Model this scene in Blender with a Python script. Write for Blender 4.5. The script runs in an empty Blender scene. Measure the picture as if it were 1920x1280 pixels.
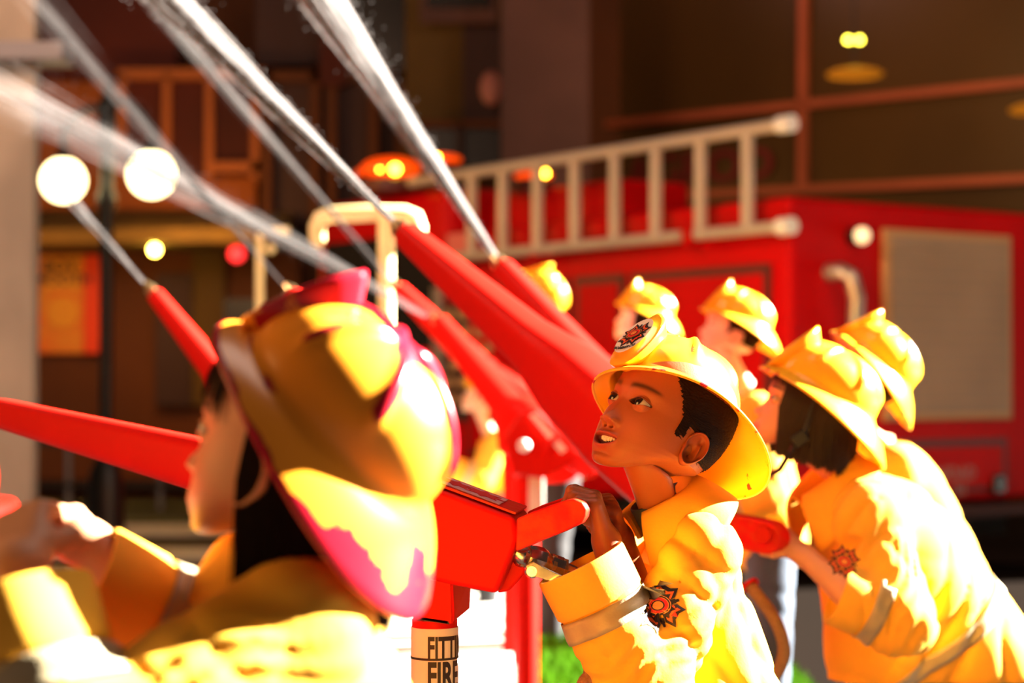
import bpy, bmesh, math, random
import numpy as np
from mathutils import Vector, Matrix
from mathutils.bvhtree import BVHTree
random.seed(7); rng = np.random.default_rng(7)
scene = bpy.context.scene
C = scene.collection
# ------------------------------------------------------------------ camera
FPX = 3733.3; PIT = math.radians(1.23); CAMZ = 1.1
cam = bpy.data.cameras.new('camera'); camo = bpy.data.objects.new('camera', cam); C.objects.link(camo)
camo.location = (0, 0, CAMZ); camo.rotation_euler = (math.radians(90) + PIT, 0, 0)
cam.sensor_width = 36; cam.lens = 70; cam.clip_start = .05; cam.clip_end = 200
cam.dof.use_dof = True; cam.dof.focus_distance = 2.74; cam.dof.aperture_fstop = 3.3
scene.camera = camo
scene.view_settings.view_transform = 'Standard'; scene.view_settings.look = 'None'
scene.view_settings.gamma = 1; scene.view_settings.exposure = 0
scene.view_settings.use_curve_mapping = False
# ------------------------------------------------------------------ light
world = bpy.data.worlds.new('world'); scene.world = world; world.use_nodes = True
wb = world.node_tree.nodes['Background']; wb.inputs[0].default_value = (1, .62, .45, 1); wb.inputs[1].default_value = .05
def lamp(name, kind, loc, target, energy, color, **kw):
    l = bpy.data.lights.new(name, kind); l.energy = energy; l.color = color
    for k, v in kw.items(): setattr(l, k, v)
    o = bpy.data.objects.new(name, l); C.objects.link(o); o.location = loc
    if target is not None:
        o.rotation_euler = (Vector(target) - Vector(loc)).to_track_quat('-Z', 'Y').to_euler()
    return o
lamp('key_sun', 'SUN', (8, 6, 7), Vector((8, 6, 7)) - Vector((.86, .27, .44)), 105, (1, .93, .80), angle=math.radians(.8))
lamp('added_fill', 'AREA', (-3.9, 2.3, 2.1), (.3, 3.0, .9), 86, (1, .50, .15), size=2.0)  # added warm fill, standing in for bounce off ground and jackets
lamp('added_fill', 'AREA', (.4, 3.0, 4.4), (.2, 3.0, 1), 42, (1, .74, .6), size=1.6)  # added overhead fill to brighten upward faces around the children
lamp('added_fill', 'AREA', (4.5, 5.0, 5.5), (1.9, 11.8, 1.2), 150, (1, .75, .6), size=1.5)  # added unseen fill aimed at the rear of the engine
lamp('added_fill', 'AREA', (-3.5, 6.0, 4.5), (0, 13.0, 1.5), 260, (1, .6, .4), size=1.5)  # added unseen fill for the engine side and cab
# ------------------------------------------------------------------ helpers
def P(px, py, Y):
    c, s = math.cos(PIT), math.sin(PIT); a = (px - 960) / FPX; b = (640 - py) / FPX
    d = Vector((a, c - b * s, s + b * c)); d *= Y / d.y
    return d + Vector((0, 0, CAMZ))
def ray(px, py):
    return Vector((0, 0, CAMZ)), (P(px, py, 1) - Vector((0, 0, CAMZ)))
def G(px, py):                      # the point of the ground under a pixel
    o, d = ray(px, py); return o + d * (-o.z / d.z)
def tag(o, label=None, cat=None, group=None, kind=None):
    if label: o['label'] = label
    if cat: o['category'] = cat
    if group: o['group'] = group
    if kind: o['kind'] = kind
    return o
def empty(name, loc, label, cat, group=None):
    o = bpy.data.objects.new(name, None); C.objects.link(o); o.location = loc; o.empty_display_size = .05
    return tag(o, label, cat, group)
def wmat(o):
    m = Matrix.LocRotScale(o.location, o.rotation_euler, o.scale)
    return (wmat(o.parent) @ o.matrix_parent_inverse @ m) if o.parent else m
def link(o, parent=None):
    C.objects.link(o)
    if parent is not None:
        o.parent = parent; o.matrix_parent_inverse = wmat(parent).inverted()
    return o
def mkobj(name, me, mat=None, parent=None, smooth=False):
    me.name = name
    o = bpy.data.objects.new(name, me); link(o, parent)
    if mat is not None and not me.materials:
        for m in (mat if isinstance(mat, (list, tuple)) else [mat]): me.materials.append(m)
    if smooth: me.shade_smooth()
    return o
def mesh(v, f):
    me = bpy.data.meshes.new('m')
    v = np.asarray(v, dtype=np.float32)
    if isinstance(f, np.ndarray) and f.ndim == 2:
        n = f.shape[1]; k = len(f)
        me.vertices.add(len(v)); me.vertices.foreach_set('co', v.ravel())
        me.loops.add(k * n); me.loops.foreach_set('vertex_index', f.astype(np.int32).ravel())
        me.polygons.add(k); me.polygons.foreach_set('loop_start', np.arange(0, k * n, n, dtype=np.int32))
        me.update(calc_edges=True); me.validate()
    else:
        me.from_pydata([tuple(map(float, x)) for x in v], [], [tuple(map(int, x)) for x in f]); me.update()
    return me
class MB:
    def __init__(s): s.v = []; s.f = []
    def add(s, v, f):
        n = len(s.v); s.v += [tuple(x) for x in v]; s.f += [tuple(i + n for i in q) for q in f]
    def box(s, c, d, M=None, bev=0):
        x, y, z = [q / 2 for q in d]
        v = [Vector((a * x, b * y, e * z)) for a in (-1, 1) for b in (-1, 1) for e in (-1, 1)]
        f = [(0, 1, 3, 2), (4, 6, 7, 5), (0, 4, 5, 1), (2, 3, 7, 6), (0, 2, 6, 4), (1, 5, 7, 3)]
        M3 = M or Matrix.Identity(3)
        s.add([M3 @ q + Vector(c) for q in v], f)
    def tube(s, pts, r, n=10, cap=True):
        pts = [Vector(p) for p in pts]; rs = r if hasattr(r, '__len__') else [r] * len(pts)
        t0 = (pts[1] - pts[0]).normalized(); a = t0.orthogonal().normalized()
        vs = []
        for i, p in enumerate(pts):
            t = (pts[min(i + 1, len(pts) - 1)] - pts[max(i - 1, 0)]).normalized()
            a = (a - t * a.dot(t)).normalized(); b = t.cross(a)
            vs += [p + (a * math.cos(q) + b * math.sin(q)) * rs[i] for q in [k * 2 * math.pi / n for k in range(n)]]
        f = [(i * n + k, i * n + (k + 1) % n, (i + 1) * n + (k + 1) % n, (i + 1) * n + k) for i in range(len(pts) - 1) for k in range(n)]
        if cap: f += [tuple(range(n))[::-1], tuple((len(pts) - 1) * n + k for k in range(n))]
        s.add(vs, f)
    def loft(s, rings, cap=True, closed=True):
        n = len(rings[0]); f = []
        for i in range(len(rings) - 1):
            for k in range(n if closed else n - 1):
                f.append((i * n + k, i * n + (k + 1) % n, (i + 1) * n + (k + 1) % n, (i + 1) * n + k))
        if cap and closed: f += [tuple(range(n))[::-1], tuple((len(rings) - 1) * n + k for k in range(n))]
        s.add([p for r in rings for p in r], f)
    def sphere(s, c, r, n=16, m=10, sc=(1, 1, 1), M=None):
        rings = []
        M3 = M or Matrix.Identity(3)
        for j in range(m + 1):
            t = math.pi * (j + .001) / (m + .002)
            rings.append([Vector(c) + M3 @ Vector((r * sc[0] * math.sin(t) * math.cos(q), r * sc[1] * math.sin(t) * math.sin(q), r * sc[2] * math.cos(t))) for q in [k * 2 * math.pi / n for k in range(n)]])
        s.loft(rings)
    def prism(s, poly, ext):
        n = len(poly); ext = Vector(ext)
        s.add([Vector(p) for p in poly] + [Vector(p) + ext for p in poly],
              [tuple(range(n)), tuple(range(2 * n - 1, n - 1, -1))] + [(i, i + n, (i + 1) % n + n, (i + 1) % n) for i in range(n)])
    def lathe(s, c, prof, n=20, axis=None):
        M3 = Vector(axis).to_track_quat('Z', 'Y').to_matrix() if axis is not None else Matrix.Identity(3)
        s.loft([[Vector(c) + M3 @ Vector((r * math.cos(q), r * math.sin(q), z)) for q in [k * 2 * math.pi / n for k in range(n)]] for r, z in prof])
    def build(s, name, mat, parent=None, smooth=False, bev=0, fix=True):
        me = mesh(s.v, s.f)
        if fix or bev:
            bm = bmesh.new(); bm.from_mesh(me); bmesh.ops.recalc_face_normals(bm, faces=bm.faces); bm.to_mesh(me); bm.free()
        o = mkobj(name, me, mat, parent)
        if bev:
            b = o.modifiers.new('bevel', 'BEVEL'); b.width = bev; b.segments = 3; b.limit_method = 'ANGLE'; b.angle_limit = math.radians(35)
            me.shade_smooth(); o.modifiers.new('wn', 'WEIGHTED_NORMAL')
        elif smooth:
            me.shade_smooth()
            if smooth == 'auto': me.set_sharp_from_angle(angle=math.radians(40))
        return o
def quickbox(name, c, d, mat, parent=None, M=None, bev=0):
    m = MB(); m.box(c, d, M); return m.build(name, mat, parent, bev=bev)
def textmesh(s, size, ext=.0, bold=.02):
    cu = bpy.data.curves.new('t', 'FONT'); cu.body = s; cu.size = size; cu.align_x = 'CENTER'; cu.align_y = 'CENTER'; cu.extrude = ext; cu.offset = size * bold
    o = bpy.data.objects.new('t', cu); C.objects.link(o)
    dg = bpy.context.evaluated_depsgraph_get(); me = bpy.data.meshes.new_from_object(o.evaluated_get(dg))
    bpy.data.objects.remove(o); return me
def text(name, s, size, loc, xdir, zdir, mat, parent, sx=1):
    me = textmesh(s, size, .0008)
    X = Vector(xdir).normalized(); Z = Vector(zdir).normalized(); N = X.cross(Z)
    M = Matrix(((X.x * sx, Z.x, N.x, loc[0]), (X.y * sx, Z.y, N.y, loc[1]), (X.z * sx, Z.z, N.z, loc[2]), (0, 0, 0, 1)))
    me.transform(M); me.materials.clear(); return mkobj(name, me, mat, parent)
# ------------------------------------------------------------------ materials
def mat(name, col, rough=.5, metal=0, emit=0, ecol=None, noise=0, nscale=8, col2=None, bump=0, bscale=60, sss=0, spec=.5, alpha=None, trans=0, thin=0, attr=None, wear=None, stretch=None, coat=0):
    m = bpy.data.materials.new(name); m.use_nodes = True; nt = m.node_tree; N = nt.nodes; L = nt.links
    b = N['Principled BSDF']; b.inputs['Roughness'].default_value = rough; b.inputs['Metallic'].default_value = metal
    b.inputs['Base Color'].default_value = (*col, 1); b.inputs['Specular IOR Level'].default_value = spec
    b.inputs['Coat Weight'].default_value = coat
    tc = N.new('ShaderNodeTexCoord'); mp = N.new('ShaderNodeMapping'); L.new(tc.outputs['Object'], mp.inputs[0])
    if stretch: mp.inputs['Scale'].default_value = stretch
    src = None
    if noise or col2:
        nz = N.new('ShaderNodeTexNoise'); nz.inputs['Scale'].default_value = nscale; nz.inputs['Detail'].default_value = 6; L.new(mp.outputs[0], nz.inputs['Vector'])
        rmp = N.new('ShaderNodeValToRGB'); rmp.color_ramp.elements[0].position = .35; rmp.color_ramp.elements[1].position = .65
        c2 = col2 or tuple(min(1, q * (1 - noise)) for q in col)
        rmp.color_ramp.elements[0].color = (*c2, 1); rmp.color_ramp.elements[1].color = (*col, 1)
        L.new(nz.outputs['Fac'], rmp.inputs[0]); src = rmp.outputs[0]
    if attr:
        at = N.new('ShaderNodeAttribute'); at.attribute_name = attr; src = at.outputs['Color']
    if wear:                           # worn paint: (colour, attribute name)
        at = N.new('ShaderNodeAttribute'); at.attribute_name = 'wear'
        nz2 = N.new('ShaderNodeTexNoise'); nz2.inputs['Scale'].default_value = wear[1]; nz2.inputs['Detail'].default_value = 7; L.new(tc.outputs['Object'], nz2.inputs['Vector'])
        ad = N.new('ShaderNodeMath'); ad.operation = 'MULTIPLY_ADD'; L.new(at.outputs['Fac'], ad.inputs[0]); ad.inputs[1].default_value = wear[2]; L.new(nz2.outputs['Fac'], ad.inputs[2])
        rp = N.new('ShaderNodeValToRGB'); rp.color_ramp.elements[0].position = .70; rp.color_ramp.elements[1].position = .72; L.new(ad.outputs[0], rp.inputs[0])
        mx = N.new('ShaderNodeMix'); mx.data_type = 'RGBA'; L.new(rp.outputs[0], mx.inputs[0])
        if src: L.new(src, mx.inputs[6])
        else: mx.inputs[6].default_value = (*col, 1)
        mx.inputs[7].default_value = (*wear[0], 1); src = mx.outputs[2]
    if src: L.new(src, b.inputs['Base Color'])
    if bump:
        nb = N.new('ShaderNodeTexNoise'); nb.inputs['Scale'].default_value = bscale; nb.inputs['Detail'].default_value = 4; L.new(mp.outputs[0], nb.inputs['Vector'])
        bp = N.new('ShaderNodeBump'); bp.inputs['Strength'].default_value = bump; bp.inputs['Distance'].default_value = .01; L.new(nb.outputs['Fac'], bp.inputs['Height']); L.new(bp.outputs[0], b.inputs['Normal'])
    if emit:
        b.inputs['Emission Color'].default_value = (*(ecol or col), 1); b.inputs['Emission Strength'].default_value = emit
    if sss:
        b.inputs['Subsurface Weight'].default_value = sss; b.inputs['Subsurface Radius'].default_value = (1, .35, .15); b.inputs['Subsurface Scale'].default_value = .008
    if thin:                           # a thin plastic shell lets some light through
        tl = N.new('ShaderNodeBsdfTranslucent'); tl.inputs[0].default_value = (col[0], col[1] * 1.15, col[2] * .6, 1); ms = N.new('ShaderNodeMixShader'); ms.inputs[0].default_value = thin
        L.new(b.outputs[0], ms.inputs[1]); L.new(tl.outputs[0], ms.inputs[2]); L.new(ms.outputs[0], N['Material Output'].inputs[0])
    if alpha is not None: b.inputs['Alpha'].default_value = alpha
    if trans: b.inputs['Transmission Weight'].default_value = trans
    return m
M_ = {}
M_['jacket'] = mat('jacket_cloth', (.93, .46, .042), .85, noise=.12, nscale=5, bump=.05, bscale=260, spec=.25)
M_['lining'] = mat('lining_cloth', (.55, .25, .02), .9)
M_['stripe'] = mat('reflective_tape', (.40, .33, .20), .45, bump=.1, bscale=300, noise=.15, nscale=30)
M_['helmet'] = mat('helmet_paint', (.95, .48, .022), .26, wear=((.5, .01, .02), 34, .13), spec=.35, thin=.07)
M_['helmet_worn'] = mat('helmet_paint_worn', (.92, .32, .022), .25, wear=((.40, .006, .02), 17, .38), spec=.4, thin=.035)
M_['helmet_in'] = mat('helmet_inside', (.6, .02, .02), .5)
M_['skin'] = mat('skin', (.7, .35, .2), .48, attr='col', sss=.12, bump=.05, bscale=400, spec=.35)
M_['hair'] = mat('black_hair', (.014, .006, .004), .7, spec=.08)
M_['hair_brown'] = mat('dark_brown_hair', (.022, .008, .005), .5, spec=.3)
M_['eye'] = mat('eye_white', (.75, .72, .70), .15, attr='col', coat=.6)
M_['teeth'] = mat('teeth', (.86, .80, .66), .25)
M_['black'] = mat('black_plastic', (.012, .011, .012), .4)
M_['red'] = mat('cannon_red', (.68, .0065, .002), .5, noise=.10, nscale=6, spec=.10)
M_['red_worn'] = mat('worn_red_paint', (.72, .004, .005), .42, col2=(.68, .035, .006), nscale=45, bump=.1, spec=.15)
M_['truck'] = mat('truck_red', (.60, .001, .002), .5, noise=.15, nscale=1.5, spec=.10)
M_['truck_dark'] = mat('truck_groove', (.10, .012, .008), .5)
M_['brass'] = mat('brass', (.72, .52, .26), .28, metal=1)
M_['chrome'] = mat('nickel', (.62, .55, .50), .22, metal=1, noise=.3, nscale=80)
M_['white'] = mat('white_label', (.80, .76, .66), .6, noise=.06, nscale=20)
M_['ink'] = mat('black_ink', (.02, .014, .01), .6)
M_['sticker'] = mat('pale_sticker', (.80, .38, .42), .5)
M_['alu'] = mat('ladder_aluminium', (.58, .47, .38), .45, metal=.2, noise=.1, nscale=4)
M_['cap'] = mat('white_cap', (.85, .82, .78), .5)
M_['jeans'] = mat('light_blue_denim', (.055, .080, .125), .9, noise=.35, nscale=14, bump=.2, bscale=200)
M_['trouser'] = mat('dark_trousers', (.02, .02, .025), .9, noise=.3, nscale=10)
M_['shoe'] = mat('shoe', (.03, .03, .035), .6)
M_['shirt'] = mat('shirt', (.05, .05, .09), .9)
M_['hose'] = mat('woven_hose', (.42, .24, .10), .7, bump=.5, bscale=300, noise=.3, nscale=200)
M_['orange'] = mat('emblem_orange', (.80, .12, .02), .6)
M_['emred'] = mat('emblem_red', (.70, .008, .01), .6)
M_['gold'] = mat('emblem_gold', (.75, .26, .05), .6)
M_['emblack'] = mat('emblem_black', (.018, .008, .012), .6)
def water_mat(al=.16):
    m = bpy.data.materials.new('water_spray'); m.use_nodes = True; N = m.node_tree.nodes; L = m.node_tree.links
    N.clear(); out = N.new('ShaderNodeOutputMaterial'); mx = N.new('ShaderNodeMixShader'); tr = N.new('ShaderNodeBsdfTransparent')
    m2 = N.new('ShaderNodeMixShader'); df = N.new('ShaderNodeBsdfDiffuse'); tl = N.new('ShaderNodeBsdfTranslucent')
    df.inputs[0].default_value = (.92, .86, .86, 1); tl.inputs[0].default_value = (.92, .86, .86, 1)
    L.new(df.outputs[0], m2.inputs[1]); L.new(tl.outputs[0], m2.inputs[2]); m2.inputs[0].default_value = .5
    mx.inputs[0].default_value = al; L.new(tr.outputs[0], mx.inputs[1]); L.new(m2.outputs[0], mx.inputs[2]); L.new(mx.outputs[0], out.inputs[0])
    return m
M_['water'] = water_mat(.055); M_['water_mid'] = water_mat(.020); M_['water_faint'] = water_mat(.008)
# ------------------------------------------------------------------ signed-distance modelling
def sdf_mesh(fn, lo, hi, h):
    lo = np.array(lo, float); hi = np.array(hi, float)
    n = np.maximum(np.ceil((hi - lo) / h).astype(int) + 1, 4)
    ax = [lo[i] + np.arange(n[i]) * h for i in range(3)]
    X, Y, Z = np.meshgrid(*ax, indexing='ij')
    F = fn(np.stack([X, Y, Z], -1).reshape(-1, 3).astype(np.float32)).reshape(n)
    S = F < 0
    cells = np.zeros(n - 1, bool); acc = np.zeros((*(n - 1), 3)); cnt = np.zeros(n - 1)
    offs = [(0, 0), (0, 1), (1, 0), (1, 1)]
    def sl(i, o): return slice(o, n[i] - 1 + o)
    for a in range(3):
        b, c = [(1, 2), (0, 2), (0, 1)][a]
        for ob, oc in offs:
            s0 = [None] * 3; s1 = [None] * 3
            s0[a] = sl(a, 0); s1[a] = sl(a, 1); s0[b] = s1[b] = sl(b, ob); s0[c] = s1[c] = sl(c, oc)
            f0 = F[tuple(s0)]; f1 = F[tuple(s1)]; cr = (f0 < 0) != (f1 < 0)
            t = np.where(cr, f0 / np.where(cr, f0 - f1, 1), 0)
            cells |= cr; cnt += cr
            acc[..., a] += np.where(cr, t, 0); acc[..., b] += np.where(cr, ob, 0); acc[..., c] += np.where(cr, oc, 0)
    idx = -np.ones(n - 1, int); ii = np.argwhere(cells); idx[cells] = np.arange(len(ii))
    v = lo + (ii + acc[cells] / cnt[cells][:, None]) * h
    faces = []
    for a in range(3):
        b, c = [(1, 2), (2, 0), (0, 1)][a]
        s0 = [slice(1, n[i] - 1) for i in range(3)]; s1 = list(s0)
        s0[a] = slice(0, n[a] - 1); s1[a] = slice(1, n[a])
        A = S[tuple(s0)]; B = S[tuple(s1)]; cr = np.argwhere(A != B)
        if not len(cr): continue
        base = cr.copy()
        for i in range(3):
            if i != a: base[:, i] += 1
        def cell(db, dc):
            q = base.copy(); q[:, b] += db; q[:, c] += dc
            return idx[q[:, 0], q[:, 1], q[:, 2]]
        q = np.stack([cell(-1, -1), cell(0, -1), cell(0, 0), cell(-1, 0)], 1)
        fl = ~A[cr[:, 0], cr[:, 1], cr[:, 2]]
        q[fl] = q[fl][:, ::-1]; faces.append(q)
    f = np.concatenate(faces)
    f = f[(f >= 0).all(1)]
    return v, f
def smin(a, b, k):
    h = np.clip(.5 + .5 * (b - a) / k, 0, 1); return b * (1 - h) + a * h - k * h * (1 - h)
def rcone(p, a, b, ra, rb, flat=None):
    a = np.array(a, np.float32); b = np.array(b, np.float32); d = b - a; L2 = float(d @ d) + 1e-9
    t = np.clip((p - a) @ d / L2, 0, 1)
    return np.linalg.norm(p - a - t[:, None] * d, axis=1) - (ra + (rb - ra) * t)
def ellip(p, c, r, M=None):
    q = p - np.array(c, np.float32)
    if M is not None: q = q @ np.array(M, np.float32)
    r = np.array(r, np.float32); k0 = np.linalg.norm(q / r, axis=1); k1 = np.linalg.norm(q / (r * r), axis=1) + 1e-6
    return k0 * (k0 - 1) / k1
def folds(p, amp, s=0.0, sc=1.0):
    x, y, z = p[:, 0] * sc, p[:, 1] * sc, p[:, 2] * sc
    w1 = np.sin(17 * x + 9 * z + s) + .7 * np.sin(23 * z - 13 * y + 2 * s); w2 = np.sin(21 * y + 8 * x + 1.3 * s) + .7 * np.sin(15 * x - 19 * z + s)
    a = 1 - np.abs(np.sin(18 * x + 26 * z + 10 * y + 1.5 * w1 + s)); b = 1 - np.abs(np.sin(-34 * x + 17 * z + 13 * y + 1.6 * w2 + 2 * s))
    c = 1 - np.abs(np.sin(9 * x - 12 * z + 30 * y + 1.2 * w1 - s))
    m = .5 + .5 * np.sin(6 * x + 8 * z + 4 * y + 3 * s)
    return amp * (1.1 * a ** 2 * m + .9 * b ** 2.2 * (1 - m) + .6 * c ** 2 - .7)
def bvh_of(o):
    me = o.data; n = len(me.vertices); co = np.empty(n * 3, np.float32); me.vertices.foreach_get('co', co)
    return BVHTree.FromPolygons([tuple(x) for x in co.reshape(-1, 3).tolist()], [tuple(p.vertices) for p in me.polygons])
def band(bvh, c, axis, width, rmax, name, m, parent, off=.0025, n=96, a0=0, a1=360, rows=4):
    c = Vector(c); axis = Vector(axis).normalized(); u = axis.orthogonal().normalized(); w = axis.cross(u)
    pts = {}; v = []; f = []
    for j in range(rows + 1):
        cc = c + axis * width * (j / rows - .5)
        for i in range(n):
            q = math.radians(a0 + (a1 - a0) * i / n); d = u * math.cos(q) + w * math.sin(q)
            hit = bvh.ray_cast(cc, d, rmax)
            if hit[0] is not None:
                pts[j, i] = len(v); v.append(hit[0] + d * off)
    for j in range(rows):
        for i in range(n):
            i2 = (i + 1) % n; ks = [(j, i), (j, i2), (j + 1, i2), (j + 1, i)]
            if all(k in pts for k in ks):
                q = [pts[k] for k in ks]
                if max((v[q[0]] - v[q[1]]).length, (v[q[3]] - v[q[2]]).length, (v[q[0]] - v[q[3]]).length, (v[q[1]] - v[q[2]]).length) < max(.014, rmax * .13): f.append(q)
    if not f: return None
    o = mkobj(name, mesh(v, f), m, parent); o.data.shade_smooth()
    s = o.modifiers.new('s', 'SOLIDIFY'); s.thickness = .0015; s.offset = 0
    return o
def decal(bvh, origin, X, Z, polys, name, parent):
    """polys: list of (outline [(x,z)..], material, offset): each laid on the surface under the origin plane"""
    X = Vector(X).normalized(); Z = Vector(Z); Z = (Z - X * Z.dot(X)).normalized(); N = X.cross(Z)   # N points towards the viewer
    v = []; f = []; mi = []; mats = []
    for poly, m, off in polys:
        if m not in mats: mats.append(m)
        k = mats.index(m); cx = sum(p[0] for p in poly) / len(poly); cz = sum(p[1] for p in poly) / len(poly); n = len(poly)
        base = len(v); R = 4
        for r in range(R + 1):
            for x, z in poly:
                t = r / R; q = Vector(origin) + X * (cx + (x - cx) * t) + Z * (cz + (z - cz) * t)
                if bvh is not None:
                    h = bvh.ray_cast(q + N * .08, -N, .2)
                    q = (h[0] if h[0] is not None else q) + N * off
                else: q = q + N * off
                v.append(q)
        for r in range(R):
            for i in range(n):
                f.append((base + r * n + i, base + r * n + (i + 1) % n, base + (r + 1) * n + (i + 1) % n, base + (r + 1) * n + i)); mi.append(k)
    me = mesh(v, f)
    for m in mats: me.materials.append(m)
    for p, k in zip(me.polygons, mi): p.material_index = k
    return mkobj(name, me, None, parent)
def oval(cx, cz, a, b, n=20, rot=0): return [(cx + a * math.cos(t) * math.cos(rot) - b * math.sin(t) * math.sin(rot), cz + a * math.cos(t) * math.sin(rot) + b * math.sin(t) * math.cos(rot)) for t in [i * 2 * math.pi / n for i in range(n)]]
def cross_arms(s, gap=0.):
    out = []
    for k in range(4):
        a = math.pi / 4 + k * math.pi / 2
        pts = [(.18, -.12), (.60, -.42), (1.0, -.40), (.84, -.15), (.84, .15), (1.0, .40), (.60, .42), (.18, .12)]
        sc = s * (1 - gap)
        out.append([((x - gap * .3) * sc * math.cos(a) - z * sc * math.sin(a) * (1 - gap), (x - gap * .3) * sc * math.sin(a) + z * sc * math.cos(a) * (1 - gap)) for x, z in pts])
    return out
def emblem_polys(s, o=.0022):
    L = [(p, M_['emblack'], o) for p in cross_arms(s)]
    L += [(p, M_['orange'], o + .0004) for p in cross_arms(s * .93, .10)]
    L += [(p, M_['emblack'], o + .0008) for p in cross_arms(s * .84, .18)]
    for k in range(4):
        a = k * math.pi / 2; c, q = math.cos(a), math.sin(a)
        for d, w in ((.62, .09), (.75, .05)):
            L.append(([((d + dx) * s * c - dz * s * q, (d + dx) * s * q + dz * s * c) for dx, dz in ((-.1, -w), (.1, -w), (.1, w), (-.1, w))], M_['emblack'], o + .0002))
    L.append(([(x * s, z * s) for x, z in ((.36, -.50), (.62, -.62), (.55, -.36))], M_['emred'], o + .0012))
    for r, m in ((.50, 'emblack'), (.47, 'gold'), (.44, 'emblack'), (.39, 'gold'), (.36, 'emred'), (.24, 'emblack'), (.19, 'gold')):
        L.append((oval(0, 0, r * s * 1.1, r * s * .82), M_[m], o + .0016 + (.5 - r) * .003))
    return L
# ------------------------------------------------------------------ head
ROWS = [  # z, yfront, yback, halfwidth, ycentre
 (.1075, -.010, .018, .014, .004), (.104, -.036, .046, .036, .006), (.096, -.058, .068, .053, .008), (.084, -.072, .084, .064, .010), (.068, -.0805, .094, .0705, .012), (.050, -.0860, .099, .0745, .012),
 (.030, -.0885, .100, .0760, .012), (.015, -.0885, .099, .0752, .011), (.0, -.0850, .096, .0738, .010), (-.015, -.0840, .090, .0725, .008), (-.03, -.0835, .082, .0712, .005),
 (-.045, -.0838, .072, .0690, .002), (-.058, -.0845, .063, .0655, -.002), (-.070, -.0835, .056, .0600, -.006), (-.080, -.0810, .051, .0525, -.010), (-.089, -.0790, .048, .0440, -.014), (-.0955, -.0745, .046, .0360, -.016),
 (-.100, -.0640, .045, .0310, -.014), (-.1025, -.0400, .044, .0290, -.002), (-.105, -.028, .050, .0350, .010), (-.116, -.022, .056, .039, .016)]
def head_grid(nt, nz, nose=1., mouth=1., skin=(.62, .30, .17), lips=(.55, .16, .12), brow=1.0, hairc=(.03, .015, .01)):
    R = np.array(ROWS)[::-1]
    z0 = R[:, 0]
    u = np.linspace(0, 1, nz)
    # dense rows over the face
    zz = np.interp(u, [0, .06, .80, .90, 1], [-.116, -.1065, .022, .06, .1075])
    # near-vertical param for the chin underside
    g = lambda k: np.interp(zz, z0, R[:, k])
    def smooth(a):
        for _ in range(3): a = np.convolve(np.pad(a, 3, 'edge'), np.ones(7) / 7, 'valid')
        return a
    yf, yb, w, yc = [smooth(g(k)) if nz > 150 else g(k) for k in (1, 2, 3, 4)]
    s = np.linspace(-1, 1, nt, endpoint=False)
    th = np.pi * (.45 * s + .55 * s ** 3)          # dense at the front (theta 0)
    T, Zg = np.meshgrid(th, zz)
    e = 2 / 2.03
    sx = np.sign(np.sin(T)) * np.abs(np.sin(T)) ** e; cx = np.abs(np.cos(T)) ** e
    front = np.cos(T) > 0
    X = w[:, None] * sx
    Y = yc[:, None] + np.where(front, (yf - yc)[:, None] * cx, (yb - yc)[:, None] * cx)
    col = np.empty((*X.shape, 3)); col[:] = skin
    fw = np.clip(np.cos(T) * 1.8, 0, 1)
    ga = lambda x0, zc, sx_, sz_: np.exp(-((X - x0) / sx_) ** 2 - ((Zg - zc) / sz_) ** 2)
    def ga2(x0, zc, sx_, su, sd):
        sz = np.where(Zg > zc, su, sd); return np.exp(-((X - x0) / sx_) ** 2 - ((Zg - zc) / sz) ** 2)
    D = np.zeros_like(X)
    D += .0022 * ga(0, .055, .05, .03)
    D += -.0050 * (ga(.028, .000, .016, .010) + ga(-.028, .000, .016, .010))
    D += .0020 * (ga(.026, .017, .018, .006) + ga(-.026, .017, .018, .006))
    D += .0035 * (ga(.040, -.034, .020, .020) + ga(-.040, -.034, .020, .020))      # cheeks
    D += -.0020 * ga(0, .002, .007, .012)
    D += nose * (.0024 * ga(0, -.014, .0070, .016) + .0128 * ga2(0, -.0350, .0108, .0130, .0075) + .0022 * ga(0, -.036, .013, .008))
    for q in (1, -1):
        D += nose * (.0085 * ga2(q * .0125, -.0385, .0052, .0060, .0050))
        D += nose * (-.0120 * ga(q * .0066, -.0432, .0034, .0026))
        D += -.0008 * ga(q * .021, -.048, .005, .010)
    D += -.0012 * ga(0, -.0505, .0030, .006)                                       # philtrum
    # mouth
    a_ = .0238; xm = X / a_; zc = -.0640 + .0045 * xm ** 2 * (1 if mouth > 0 else .2)
    up = zc + .0052 * mouth * np.clip(1 - xm ** 2, 0, 1) ** .6; dn = zc - .0068 * mouth * np.clip(1 - xm ** 2, 0, 1) ** .7
    lw = np.clip(1.12 - np.abs(xm), 0, 1) ** .5
    D += .0036 * ga(0, -.064, .024, .017)
    lipu = np.exp(-((Zg - up - .0028) / .0030) ** 2) * lw; lipd = np.exp(-((Zg - dn + .0034) / .0034) ** 2) * lw
    D += .0030 * lipu + .0034 * lipd
    D += -.0028 * ga(0, -.0815, .020, .0045) + .0030 * ga(0, -.0915, .015, .008)
    st = lambda d, s_: 1 / (1 + np.exp(np.clip(-d / s_, -40, 40)))
    ins = st(up - Zg, .0003) * st(Zg - dn, .0003) * (np.abs(xm) < 1.0) * (mouth > .2)
    D += -.013 * ins * np.clip(1.4 - np.abs(xm), 0, 1)
    if mouth <= .2: D += -.0025 * np.exp(-((Zg - zc) / .0013) ** 2) * lw
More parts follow.
